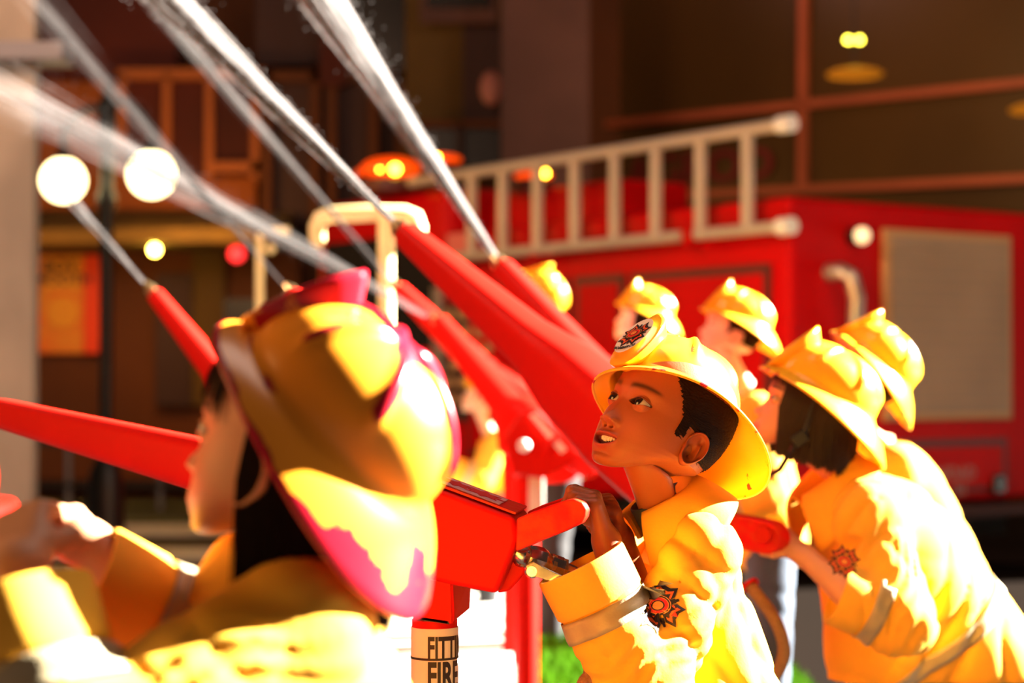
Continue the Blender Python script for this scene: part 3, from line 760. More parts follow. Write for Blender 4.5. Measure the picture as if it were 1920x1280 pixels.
    if stripes:
        for a, e, c in sl:
            d = Vector(c - e).normalized(); q = Vector(c) - d * .078 * s
            band(b, q, d, .030 * s, r2_ + .014, 'reflective_stripe', M_['stripe'], jk)
            u_ = d.orthogonal().normalized(); w_ = d.cross(u_); mb = MB()
            prof = [(r2_ + .0005, -.060), (r2_ + .0035, -.056), (r2_ + .0040, -.030), (r2_ + .0042, -.004), (r2_ + .0030, .0), (r2_ - .001, .0), (r2_ - .002, -.004), (r2_ - .004, -.038), (r2_ * .3, -.040)]
            mb.loft([[Vector(c) + d * z + (u_ * math.cos(t) + w_ * math.sin(t)) * (r * (1 + .03 * math.sin(2 * t + 1) + .012 * math.sin(5 * t))) for t in [k_ * 2 * math.pi / 56 for k_ in range(56)]] for r, z in prof], cap=False)
            mb.build('cuff', M_['jacket'], jk, smooth='auto')
    if collar: make_collar(jk, J, s, n_, up, collar)
    # trousers and shoes
    hz = Vector(hip); ft = Vector(foot); side = Vector(sL - sR); side.z = 0; side.normalize() if side.length > 0 else None
    fwd = side.cross(Vector((0, 0, 1))) * -1
    if legs:
        def tf(p):
            f = None
            for q in (1, -1):
                hp = hz + side * q * .05 * s - Vector((0, 0, .0)); kn = ft + side * q * .065 * s + Vector((0, 0, .28 * s)) + (hz - ft) * .18; kn.z = max(.26, hz.z * .5); an = ft + side * q * .07 * s + Vector((0, 0, .06))
                g = smin(rcone(p, hp, kn, .085 * s, .062 * s), rcone(p, kn, an, .062 * s, .050 * s), .02)
                f = g if f is None else smin(f, g, .02)
            return f + folds(p, .005, 2, 1)
        a = np.array([tuple(hz), tuple(ft)]); lo, hi = a.min(0) - .15, a.max(0) + .15; lo[2] = .0
        tv, tfc = sdf_mesh(tf, lo, hi, .012 if trousers == 'jeans' else .018)
        mkobj('trousers', mesh(tv, tfc), M_[trousers], root, True)
        for q in (1, -1):
            mb = MB(); c = ft + side * q * .07 * s + Vector((0, 0, .032))
            mb.sphere(c + fwd * -.03, .07, 14, 8, (.6, 1.25, .48), Matrix((side, -fwd, Vector((0, 0, 1)))).transposed()); mb.build('shoe', M_['shoe'], root, smooth=True)
    return root, jk, b, M
def make_collar(jk, J, s, n_, up, spec):
    """spec: up, front (Vectors), r, h, gap, roll"""
    U = Vector(spec['up']).normalized(); F = Vector(spec['front']); F = (F - U * F.dot(U)).normalized(); S = F.cross(U)
    c = Vector(spec.get('c', tuple(n_))); r = spec.get('r', .056) * s; hh = spec.get('h', .045) * s; gap = math.radians(spec.get('gap', 28)); L = spec.get('leaf', .055) * s
    n = 72; prof = [(0, 0, -.01), (.25, .0, .3), (.6, .03, .75), (.9, .10, .98), (1.0, .22, 1.03), (1.0, .34, .98), (.9, .5, .80), (.8, .75, .5), (.7, 1.0, .15), (.65, 1.15, -.12)]
    v = []
    for q, o, z in prof:
        for i in range(n):
            t = gap + (2 * math.pi - 2 * gap) * i / (n - 1)
            fr = (1 + math.cos(t)) / 2
            d = F * math.cos(t) + S * math.sin(t)
            rr = r + o * L * .62 + .014 * s * fr * (o > .3)
            zz = z * hh * (1 - .15 * fr) - (o > .3) * o * spec.get('pt', .030) * s * fr ** 2
            wob = .003 * math.sin(t * 3 + 1)
            v.append(c + d * (rr + wob + fr ** 3 * .010 * s) + U * zz - F * .0 )
    me = mesh(np.array([tuple(q) for q in v]), grid_faces(len(prof), n, wrap=False))
    o = mkobj('collar', me, M_['jacket'], jk, True)
    m = o.modifiers.new('ss', 'SUBSURF'); m.levels = m.render_levels = 1
    m = o.modifiers.new('s', 'SOLIDIFY'); m.thickness = .006 * s; m.offset = 1
    return o
# ------------------------------------------------------------------ ground, buildings
B = {}
B['ground'] = mat('dark_paving', (.030, .020, .016), .7, noise=.55, nscale=.8, spec=.08, stretch=(.35, 1.6, 1))
B['slab'] = mat('pale_concrete', (.62, .60, .54), .8, noise=.12, nscale=6, bump=.1)
B['kerb'] = mat('kerb', (.30, .24, .20), .8, noise=.3, nscale=4)
B['turf'] = mat('turf_soil', (.01, .035, .003), .95, noise=.5, nscale=20)
B['blade'] = mat('grass_blade', (.055, .17, .002), .7, spec=.02, noise=.35, nscale=9)
B['verge'] = mat('verge', (.06, .075, .03), .95, noise=.4, nscale=3)
B['pillar'] = mat('grey_plaster', (.38, .31, .24), .75, noise=.35, nscale=2.2, stretch=(1, 1, .5))
B['capst'] = mat('grey_ledge', (.20, .19, .21), .6)
B['brown'] = mat('brown_wall', (.15, .040, .006), .8, noise=.4, nscale=.5)
B['redwall'] = mat('dark_red_wall', (.11, .012, .004), .8, noise=.5, nscale=.5)
B['orange'] = mat('orange_wall', (.42, .105, .006), .75, noise=.35, nscale=.8)
B['olive'] = mat('olive_glass', (.115, .052, .009), .35, noise=.35, nscale=.35, stretch=(1, 1, .6))
B['olivewall'] = mat('olive_wall', (.16, .085, .012), .8, noise=.4, nscale=.7)
B['purple'] = mat('mauve_column', (.17, .075, .062), .8, noise=.3, nscale=1.2)
B['mullion'] = mat('copper_mullion', (.55, .12, .05), .45, noise=.3, nscale=.8)
B['frame'] = mat('orange_frame', (.40, .105, .008), .6)
B['dark'] = mat('dark_glass', (.012, .010, .008), .25)
B['plum'] = mat('dark_plum', (.05, .018, .016), .7)
B['post'] = mat('black_iron', (.010, .008, .006), .4)
B['globe'] = mat('lit_globe', (1, .9, .6), .4, emit=6.5, ecol=(1, .80, .38))
B['star'] = mat('lit_bulb', (1, .8, .2), .4, emit=60, ecol=(1, .68, .08))
B['redl'] = mat('red_lamp', (.8, .02, .02), .4, emit=3.0, ecol=(1, .03, .03))
B['amber'] = mat('amber_lens', (.5, .03, .0), .4, emit=1.1, ecol=(1, .07, .0))
B['bulb'] = mat('amber_bulb', (1, .6, .1), .3, emit=26, ecol=(1, .52, .03))
B['small'] = mat('warm_bulb', (1, .8, .2), .4, emit=16, ecol=(1, .78, .06))
B['shade'] = mat('brass_shade', (.5, .2, .02), .5, emit=.30, ecol=(1, .30, .01))
B['poster'] = mat('poster_paper', (.80, .16, .02), .7, col2=(.75, .30, .03), nscale=3)
B['poster_head'] = mat('poster_yellow', (.80, .36, .03), .7)
B['chrome'] = mat('polished_rail', (.95, .78, .38), .4)
B['shutter'] = mat('beige_shutter', (.40, .27, .16), .5, noise=.15, nscale=2)
B['shutter_fr'] = mat('shutter_frame', (.55, .30, .12), .5)
B['tyre'] = mat('tyre', (.015, .014, .014), .8)
B['dred'] = mat('dark_red_letters', (.20, .008, .010), .6)
B['grille'] = mat('grille_metal', (.45, .38, .34), .35, metal=.7)
B['lamp_glass'] = mat('lamp_glass', (.9, .75, .5), .2, emit=1.2, ecol=(1, .75, .4))
B['canopy'] = mat('green_awning', (.17, .10, .015), .8, noise=.4, nscale=2)
def S(o): return tag(o, kind='structure')
def structbox(name, c, d, m, M=None, parent=None):
    o = quickbox(name, c, d, m, parent, M)
    return o if parent else S(o)
S(quickbox('floor', (0, 14, -.05), (40, 40, .1), B['ground']))
# pale paving slabs and kerbs between the pedestals and the grass
pav = S(quickbox('trim_1', (-.28, 8.9, .008), (.74, 5.0, .016), B['kerb']))
for k, (y0, y1, x0, x1) in enumerate([(6.5, 7.15, -.62, -.02), (7.28, 7.9, -.62, .0), (7.98, 8.8, -.62, .04), (8.9, 9.6, -.62, .06), (9.7, 10.6, -.62, .08)]):
    quickbox('paving_slab', ((x0 + x1) / 2, (y0 + y1) / 2, .032), (x1 - x0, y1 - y0, .05), B['slab'], pav, bev=.006)
for y0, y1, m in ((17.6, 18.6, 'verge'), (14.4, 15.4, 'slab'), (15.6, 16.9, 'verge'), (12.4, 13.2, 'slab'), (10.9, 11.7, 'slab')):
    S(quickbox('trim_3', (-5.0, (y0 + y1) / 2, .012), (7.4, y1 - y0, .024), B[m]))
turf = S(quickbox('trim_4', (.56, 8.6, .01), (.98, 5.0, .02), B['turf']))
def grass(x0, x1, y0, y1, n):
    r = np.random.default_rng(5); px = r.uniform(x0, x1, n); py = y0 + (y1 - y0) * r.uniform(0, 1, n) ** 1.2; a = r.uniform(0, 6.28, n); hh = r.uniform(.025, .06, n); w = r.uniform(.0025, .005, n); l = r.normal(0, .018, (n, 2))
    b = np.stack([px, py, 0 * px + .02], 1); d = np.stack([np.cos(a), np.sin(a), 0 * a], 1) * w[:, None]
    t = b + np.stack([l[:, 0], l[:, 1], hh], 1)
    v = np.stack([b - d, b + d, t], 1).reshape(-1, 3); f = np.arange(3 * n).reshape(-1, 3)
    return tag(mkobj('grass', mesh(v, f), B['blade']), 'bright green lawn grass below the boy with the metal valve', 'grass', kind='stuff')
grass(.07, 1.05, 6.2, 11.0, 60000)
# left pillar
pl = S(quickbox('wall_left', (P(62, 600, 10).x - .4, 10.06, 2.2), (.8, .12, 4.4), B['pillar']))
S(quickbox('trim_5', (P(120, 95, 9.9).x - .45, 10.0, P(0, 96, 9.9).z), (.9, .3, .085), B['capst']))
# added unseen wall right of view, blocking the low sun from engine and far street
S(quickbox('sun_blocker_wall', (8.6, 18.8, 4.5), (.5, 12.0, 9.0), B['brown']))
S(quickbox('ground_shade', (3.3, 8.6, .012), (4.5, 6.8, .024), mat('painted_ground_shade', (.008, .006, .005), .95, spec=0)))  # near-black sheet paints cast shade onto the sunlit ground
# left building, far
LB = S(quickbox('wall_back', (-3.5, 20.2, 3.5), (9.5, .3, 8.0), B['brown']))
def bb(name, x0, y0, x1, y1, Y, th, m, parent=None, kind=True):
    a = P(x0, y0, Y); b = P(x1, y1, Y)
    o = quickbox(name, ((a.x + b.x) / 2, Y + th / 2, (a.z + b.z) / 2), (abs(b.x - a.x), th, abs(a.z - b.z)), m, parent)
    return S(o) if (parent is None and kind) else o
bb('wall_back', 62, -40, 330, 150, 19.2, .3, B['redwall'])
bb('wall_back', 60, 140, 480, 392, 19.3, .3, B['orange'])
bb('wall_back', 60, 440, 560, 900, 19.6, .3, B['brown'])
win = bb('window_1', 225, 150, 485, 330, 19.15, .1, B['redwall'])
for x in (228, 312, 392, 478): bb('window_post', x - 7, 140, x + 7, 335, 19.0, .12, B['frame'], win)
bb('window_rail', 220, 128, 500, 148, 19.0, .12, B['frame'], win); bb('window_rail', 400, 303, 485, 322, 19.0, .12, B['frame'], win)
win = bb('window_2', 500, 140, 760, 420, 19.15, .1, B['plum'])
for x in (500, 590, 622, 700, 750): bb('window_post', x - 8, 130, x + 8, 420, 19.0, .12, B['brown'], win)
bb('window_rail', 480, 132, 765, 152, 19.0, .12, B['brown'], win)
bb('wall_back', 480, -60, 762, 120, 19.2, .3, B['plum']); bb('wall_back', 640, -60, 758, 150, 19.05, .1, B['dark'])
bb('wall_back', 600, -60, 650, 160, 18.95, .1, B['redwall'])
# awning over the shop
mb = MB(); a = P(60, 392, 18.6); b_ = P(540, 440, 18.6)
mb.prism([(a.x, 19.3, a.z + .05), (a.x, 18.2, b_.z + .03), (a.x, 18.2, b_.z - .10), (a.x, 19.3, b_.z - .1)], (b_.x - a.x, 0, 0))
tag(mb.build('awning', B['canopy']), 'olive green awning over the shop front behind the street lamp', 'awning')
bb('door_1', 292, 512, 358, 760, 19.45, .12, B['plum']); bb('door_2', 420, 560, 480, 640, 19.45, .12, B['dark']); bb('wall_back', 360, 452, 420, 760, 19.5, .1, B['olivewall'])
# poster
pr = empty('poster', P(130, 665, 19.5), 'orange poster with black headline on the shop wall left of the lamp post', 'poster')
bb('panel', 72, 478, 192, 662, 19.5, .10, B['poster'], pr); bb('headline_panel', 80, 484, 150, 546, 19.46, .05, B['poster_head'], pr)
bb('side_strip', 158, 478, 190, 662, 19.46, .05, mat('poster_red', (.85, .06, .01), .7), pr)
text('lettering', 'BOY', .17, P(112, 500, 19.45), (1, 0, 0), (0, 0, 1), M_['ink'], pr); text('lettering', 'SMOOTH', .15, P(112, 524, 19.45), (1, 0, 0), (0, 0, 1), M_['ink'], pr)
mb = MB(); c = P(118, 585, 19.47); mb.lathe(c, [(.001, 0), (.16, 0), (.16, .02), (.001, .02)], 24, (0, 1, 0)); mb.build('round_picture', B['poster_head'], pr)
# middle facade
bb('wall_back', 760, -80, 945, 330, 18.4, .3, B['olivewall'])
w = bb('window_3', 790, 235, 938, 312, 18.3, .08, B['dark']); bb('window_post', 856, 232, 868, 312, 18.2, .1, B['plum'], w); bb('window_rail', 780, 226, 942, 238, 18.2, .1, B['brown'], w)
w = bb('window_4', 868, 45, 938, 228, 18.3, .08, B['plum'])
sg = empty('sign', P(860, 40, 18), 'dark framed sign at the top edge of the dim facade', 'sign')
bb('sign_frame', 788, -60, 932, 42, 18.0, .06, B['purple'], sg); bb('sign_face', 800, -50, 920, 14, 17.96, .05, B['dark'], sg)
mb = MB(); c = P(921, 165, 17.9); mb.sphere(c, .10, 20, 14, (1, .5, 1.55)); tag(mb.build('highlight_spot', mat('pink_highlight', (.5, .2, .18), .5), smooth=True), 'dull pink oval highlight beside the mauve column', 'lamp')  # solid pink oval stands in for a highlight on the facade
S(quickbox('wall_back', ((P(940, 0, 17).x + P(1105, 0, 17).x) / 2, 17.4, 3.2), (P(1105, 0, 17).x - P(940, 0, 17).x, .8, 7.0), B['purple']))
# right glass facade, oblique
A0 = P(1104, 300, 20.3); A1 = P(1960, 300, 17.2); dx = (A1 - A0); dx.z = 0; L_ = dx.length; ux = dx.normalized(); nrm = Vector((ux.y, -ux.x, 0))
MF = Matrix((ux, -nrm, Vector((0, 0, 1)))).transposed()
def onfac(px, py, off=0):
    o, d = ray(px, py); t = ((A0 + nrm * off) - o).dot(nrm) / d.dot(nrm); return o + d * t
mid = A0 + dx / 2; mid.z = 3.2
wr = S(quickbox('wall_right', mid - nrm * .15 + ux * .6, (L_ + 1.6, .3, 7), B['olive'], M=MF))
def facbar(x0, y0, x1, y1, w_, off=.06):
    a, b = onfac(x0, y0, off), onfac(x1, y1, off); mb = MB(); d = (b - a); l = d.length; d.normalize(); M3 = Matrix((d, -nrm, d.cross(-nrm))).transposed()
    mb.box((a + b) / 2, (l, .08, w_), M3); return mb.build('window_bar', B['mullion'], wr)
facbar(1110, 236, 1960, 151, .075); facbar(1280, 366, 1960, 333, .075); facbar(1508, -60, 1505, 360, .085)
facbar(1108, -60, 1108, 330, .05)
me_l = text('wall_lettering', 'AGROD', .42, onfac(1308, 318, .05), ux, (0, 0, 1), B['dred'], wr, 1.15)
# pendant lamp and a second brass shade seen by the facade
pd = empty('pendant_lamp', P(1602, 140, 15.5), 'two yellow bulbs over a brass shade, upper right', 'lamp')
for x in (1590.5, 1611.5):
    mb = MB(); mb.sphere(P(x, 75, 15.5), .027, 14, 10); mb.build('bulb', B['small'], pd, smooth=True)
mb = MB(); mb.lathe(P(1603, 138, 15.5), [(.21, -.02), (.225, 0), (.17, .03), (.03, .06), (.001, .065)], 28); mb.build('shade', B['shade'], pd, smooth='auto')
mb = MB(); mb.tube([P(1602, 134, 15.5), P(1601, -80, 15.5)], .008, 8); mb.tube([P(1588, 80, 15.5), P(1601, 92, 15.5), P(1614, 80, 15.5)], .01, 8); mb.build('stem', B['post'], pd)
pd = empty('pendant_lamp', P(1925, 206, 15.5), 'brass lamp shade cut by the right edge of the picture', 'lamp')
mb = MB(); mb.lathe(P(1940, 205, 15.5), [(.19, -.02), (.20, 0), (.15, .03), (.03, .06), (.001, .065)], 28); mb.build('shade', B['shade'], pd, smooth='auto')
mb = MB(); mb.tube([P(1940, 200, 15.5), P(1940, -80, 15.5)], .008, 8); mb.build('stem', B['post'], pd)
# street lamp
sl_ = empty('street_lamp', (P(199, 700, 12).x, 12, 0), 'black iron street lamp with two glowing white globes', 'lamp')
X0 = P(199, 700, 12).x
mb = MB(); mb.lathe((X0, 12, 0), [(.16, 0), (.16, .12), (.12, .16), (.11, .50), (.085, .60), (.05, .66), (.042, .9), (.042, 2.15), (.06, 2.18), (.06, 2.24), (.042, 2.28), (.042, 2.62), (.055, 2.64), (.055, 2.80), (.02, 2.86), (.03, 2.9), (.001, 2.94)], 20); mb.build('post', B['post'], sl_, smooth='auto')
for gx, gy, rr in ((118.5, 338, .136), (284, 327, .143)):
    g = P(gx, gy, 12); mb = MB(); top = g + Vector((0, 0, rr + .02)); sgn = 1 if g.x > X0 else -1
    pts = [Vector((X0, 12, g.z + .42)), Vector((X0 + sgn * .10, 12, g.z + .44)), Vector((g.x - sgn * .06, 12, g.z + .38)), Vector((g.x, 12, g.z + .28)), top]
    mb.tube(pts, .022, 10); mb.lathe(top - Vector((0, 0, .03)), [(.06, 0), (.05, .03), (.02, .06)], 14); mb.build('arm', B['post'], sl_, smooth='auto')
    mb = MB(); mb.sphere(g, rr, 32, 20); mb.build('globe', B['globe'], sl_, smooth=True)
    lamp('globe_light', 'POINT', g + Vector((0, 1.2, .0)), None, 26, (1, .50, .12), shadow_soft_size=.2)
for name, x, y, Y, r, m, lab in (('bulb', 290, 468, 18.35, .047, 'star', 'bright yellow bulb hanging under the olive awning'), ('signal_lamp', 444, 476, 18.35, .073, 'redl', 'round red lamp hanging under the olive awning')):
    e = empty(name + '_lamp' if name == 'bulb' else name, P(x, y, Y), lab, 'lamp')
    mb = MB(); mb.sphere(P(x, y, Y), r, 18, 12); mb.build('lens', B[m], e, smooth=True)
    mb = MB(); mb.tube([P(x, y - 4, Y), P(x, 434, Y)], .015, 8); mb.build('stem', B['post'], e)
lamp('shop_light', 'POINT', (-3.0, 17.6, 2.6), None, 60, (1, .45, .10), shadow_soft_size=.2)
lamp('shop_light', 'POINT', (-4.3, 17.8, 2.0), None, 28, (1, .40, .08), shadow_soft_size=.2)
lamp('facade_light', 'AREA', (3.2, 15.6, 3.6), (2.8, 19.5, 2.6), 26, (1, .62, .22), size=2.0)
# dark low wall with rails, left behind
lw = empty('railing', P(210, 954, 17.5), 'dark low railing with thin uprights behind the left cannon', 'railing')
for y0, y1 in ((826, 836), (905, 914)): bb('rail', 60, y0, 420, y1, 17.5, .04, B['post'], lw)
for x in (128, 214, 300, 386): bb('upright', x - 4, 826, x + 4, 955, 17.52, .04, B['capst'], lw)
# ------------------------------------------------------------------ fire engine
TO = Vector((1.507, 10.8, 0)); TX = Vector((.575, -.818, 0)); TY = Vector((.818, .575, 0)); TZ = Vector((0, 0, 1)); TM = Matrix((TX, TY, TZ)).transposed()
tk = empty('fire_engine', (TO - TX * 2.6 + TY * .95), 'red fire engine parked behind the children, ladder on its side', 'truck')
def tw(x, y, z): return TO + TX * x + TY * y + TZ * z
def tbox(name, x0, x1, y0, y1, z0, z1, m, parent=tk, bev=0):
    return quickbox(name, tw((x0 + x1) / 2, (y0 + y1) / 2, (z0 + z1) / 2), (abs(x1 - x0), abs(y1 - y0), abs(z1 - z0)), m, parent, TM, bev)
def face(px, py, side=True, off=0):
    o, d = ray(px, py); n = -TY if side else TX; q = TO + n * off; t = (q - o).dot(n) / d.dot(n); p = o + d * t - TO
    return (p.dot(TX), p.z) if side else (p.dot(TY), p.z)
zt = face(1466, 368)[1]; zcab = 2.46
body = tbox('body', -3.35, 0, 0, 2.0, .42, zt, M_['truck'], bev=.04)
tbox('chassis', -5.0, -.1, .15, 1.85, .2, .45, B['tyre'])
tbox('roof_box', -3.3, -1.9, .3, .9, zt - .02, 2.40, M_['truck'], bev=.03)
cab = tbox('cab', -5.2, -3.38, -.02, 2.0, .42, zcab, M_['truck'], bev=.12)
for x0, x1, z0, z1, nm in ((-4.05, -3.5, 1.35, 2.1, 'cab_window'), (-5.0, -4.2, 1.35, 2.15, 'cab_window')): tbox(nm, x0, x1, -.045, .0, z0, z1, B['dark'], cab, .03)
tbox('windshield', -5.24, -5.16, .15, 1.85, 1.35, 2.2, B['dark'], cab, .03)
tbox('bumper', -5.45, -5.15, -.05, 2.05, .35, .62, B['grille'], tk, .03)
for x in (-4.45, -1.0, ):
    mb = MB(); mb.lathe(tw(x, -.02, .40), [(.001, -.02), (.22, -.02), (.24, .0), (.38, .0), (.40, .03), (.40, .22), (.38, .26), (.001, .26)], 32, TY); wh = mb.build('wheel', B['tyre'], tk, smooth='auto')
    mb = MB(); mb.lathe(tw(x, -.05, .40), [(.001, 0), (.06, 0), (.08, .03), (.21, .04), (.22, .06)], 24, TY); mb.build('hub', B['grille'], wh, smooth='auto')
# side locker doors: recess frame + door
def sdoor(x0, y0, x1, y1):
    a = face(x0, y0); b = face(x1, y1); 
    fr = tbox('locker_frame', a[0], b[0], -.022, .0, .62, a[1], M_['truck_dark'])
    tbox('locker_door', a[0] + .05, b[0] - .05, -.034, -.01, .66, a[1] - .05, M_['truck'], fr, .01)
sdoor(1188, 513, 1448, 503); sdoor(1083, 520, 1174, 517); sdoor(880, 535, 1070, 530)
a = face(845, 440); b = face(893, 470); tbox('side_marker', a[0], b[0], -.03, 0, b[1], a[1], mat('pink_marker', (.75, .16, .14), .5))
a = face(826, 540); b = face(842, 720); tbox('grab_bar', a[0], b[0], -.08, -.03, b[1], a[1], B['grille'], tk, .01)
# gauges / grille seen between the cannons
g = face(865, 640)
for i in range(4):
    for j in range(6):
        c = face(852 + 24 * i + (j % 2) * 8, 590 + 32 * j); mb = MB(); mb.lathe(tw(c[0], -.03, c[1]), [(.001, -.03), (.035, -.03), (.045, 0), (.045, .03)], 14, TY); mb.build('pump_outlet', mat('dull_brass', (.62, .36, .17), .4, metal=.3) if (i, j) == (0, 0) else bpy.data.materials['dull_brass'], tk, smooth='auto')
a = face(835, 570); b = face(955, 790); tbox('pump_panel', a[0], b[0], -.03, -.0, b[1], a[1], B['plum'])
# rear face
a = face(1652, 428, False); b = face(1890, 785, False)
fr = tbox('shutter_frame', -.01, .035, a[0], b[0], b[1], a[1], B['shutter_fr'], tk, .008)
for i in range(14):
    z0 = b[1] + .04 + (a[1] - b[1] - .08) * i / 14; z1 = b[1] + .04 + (a[1] - b[1] - .08) * (i + 1) / 14
    tbox('shutter_slat', .02, .045, a[0] + .04, b[0] - .04, z0 + .002, z1 - .002, B['shutter'], fr)
a = face(1600, 827, False); b = face(1884, 1000, False)
fr = tbox('rear_door_frame', 0, .02, a[0], b[0], .48, a[1], M_['truck_dark']); tbox('rear_door', .005, .034, a[0] + .05, b[0] - .04, .50, a[1] - .045, M_['truck'], fr, .01)
c = face(1862, 906, False); tbox('latch', .03, .06, c[0] - .05, c[0] + .05, c[1] - .055, c[1] + .055, B['dark'], fr, .01)
c = face(1775, 888, False); text('lettering', 'UNIDAD', .105, tw(.036, c[0], c[1]), TY, TZ, mat('grey_lettering', (.42, .20, .18), .6), fr)
c = face(1782, 918, False); text('lettering', '01', .105, tw(.036, c[0] + .05, c[1]), TY, TZ, bpy.data.materials['grey_lettering'], fr)
c = face(1598, 443, False); mb = MB(); mb.sphere(tw(.075, c[0], c[1]), .047, 18, 12); lm_ = mb.build('rear_lamp', B['lamp_glass'], tk, smooth=True)
mb = MB(); mb.lathe(tw(0, c[0], c[1]), [(.052, 0), (.052, .05), (.04, .06)], 16, TX); mb.build('lamp_socket', B['dark'], lm_, smooth='auto')
c = face(1565, 560, False); mb = MB(); q0 = tw(.0, c[0], c[1] + .14)
mb.tube([tw(0, c[0] - .05, c[1] + .145), tw(.09, c[0] - .04, c[1] + .145), tw(.13, c[0], c[1] + .12), tw(.14, c[0] + .03, c[1]), tw(.12, c[0] + .04, c[1] - .20), tw(0, c[0] + .04, c[1] - .22)], .045, 12); mb.build('grab_handle', B['grille'], tk, smooth='auto')
tbox('rear_step', 0, .2, .1, 1.9, .34, .40, B['plum'], tk, .01)
# roof beacons
def beacon(px, py, Y, w, h, bulbs):
    c = P(px, py, Y); mb = MB(); mb.lathe(c - Vector((0, 0, h / 2 + .03)), [(w * 1.02, -.05), (w * 1.02, .02), (w * .9, .04)], 24); bs = mb.build('beacon_base', M_['truck_dark'], tk, smooth='auto')
    mb = MB(); mb.sphere(c, 1, 24, 12, (w, w * .5, h / 2)); mb.build('beacon_lens', B['amber'], bs, smooth=True)
    for x, y, r in bulbs:
        mb = MB(); mb.sphere(P(x, y, Y - w * .5 - .02), r, 12, 8); mb.build('beacon_bulb', B['bulb'], bs, smooth=True)
beacon(733, 316, 14.0, .21, .17, [(741, 317, .035), (712, 318, .012)])
beacon(828, 299, 14.8, .15, .09, [(818, 296, .026)])
beacon(1000, 330, 13.2, .13, .07, [(1022, 325, .024)])
mb = MB(); mb.tube([P(668, 325, 14), P(676, 325, 14)], .03, 10); mb.build('side_beacon', B['amber'], tk)
# ladder on the side
ld = empty('ladder', tw(-1.7, -.12, zt), 'pale metal ladder lying along the side of the fire engine', 'ladder')
def lp(px, py): 
    x, z = face(px, py, True, .12); return tw(x, -.12, z)
def rail(x0, y0, x1, y1, r=.036):
    mb = MB(); mb.tube([lp(x0, y0), lp(x1, y1)], r, 12); mb.build('rail', M_['alu'], ld, smooth='auto')
zt1 = face(1478, 232, True, .12)[1]; zb1 = face(1474, 424, True, .12)[1]
def lx(px, z, y=-.12): x = face(px, 400, True, .12)[0]; return tw(x, y, z)
for z in (zt1,):
    mb = MB(); mb.tube([lx(770, z), lx(1470, z)], .036, 12); mb.build('rail', M_['alu'], ld, smooth='auto')
mb = MB(); mb.tube([lx(845, zb1), lx(1278, zb1)], .033, 12); mb.build('rail', M_['alu'], ld, smooth='auto')
mb = MB(); mb.tube([lx(1306, zb1), lx(1470, zb1)], .033, 12); mb.build('rail', M_['alu'], ld, smooth='auto')
for z in (zt1, zb1):
    mb = MB(); mb.tube([lx(1462, z), lx(1486, z)], .048, 14); mb.build('rail_cap', M_['cap'], ld, smooth='auto')
for px in (885, 943, 1008, 1078, 1153, 1230, 1314, 1402):
    mb = MB(); mb.box((lx(px, zt1) + lx(px, zb1)) / 2, (.065, .05, zt1 - zb1), TM); mb.build('rung', M_['alu'], ld, bev=.008)
for px in (1000, 1290):
    mb = MB(); mb.box((lx(px, zb1 - .01) + TY * .05), (.06, .14, .10), TM); mb.build('bracket', M_['truck'], ld)
# bright tube frames in front of the cab
def tubes(name, lab, Y, paths, r, base):
    e = empty(name, base, lab, 'frame')
    for p in paths:
        mb = MB(); mb.tube([P(x, y, Y) for x, y in p], r, 12); mb.build('tube', B['chrome'], e, smooth='auto')
    return e
tubes('mirror_frame', 'brightly lit T shaped metal tube frame before the cab', 8.5, [[(595, 452), (594, 425), (600, 410), (618, 403), (700, 399), (760, 401), (778, 408), (784, 425), (782, 452)], [(724, 402), (724, 560), (722, 1198)]], .034, (P(724, 600, 8.5).x, 8.5, 0))
mb = MB(); mb.sphere(P(596, 452, 8.45), .028, 12, 8); o = mb.build('end_knob', B['chrome'], bpy.data.objects['mirror_frame'], smooth=True)
tubes('mirror_frame', 'thin dull metal tube frame left of the bright one', 10.4, [[(543, 432), (505, 434), (488, 442), (487, 470), (487, 1108)]], .022, (P(487, 600, 10.4).x, 10.4, 0))
mb = MB(); mb.sphere(P(508, 467, 10.35), .025, 12, 8); mb.tube([P(487, 467, 10.4), P(508, 467, 10.37)], .008, 6); mb.build('end_knob', B['chrome'], bpy.data.objects['mirror_frame.001'], smooth=True)
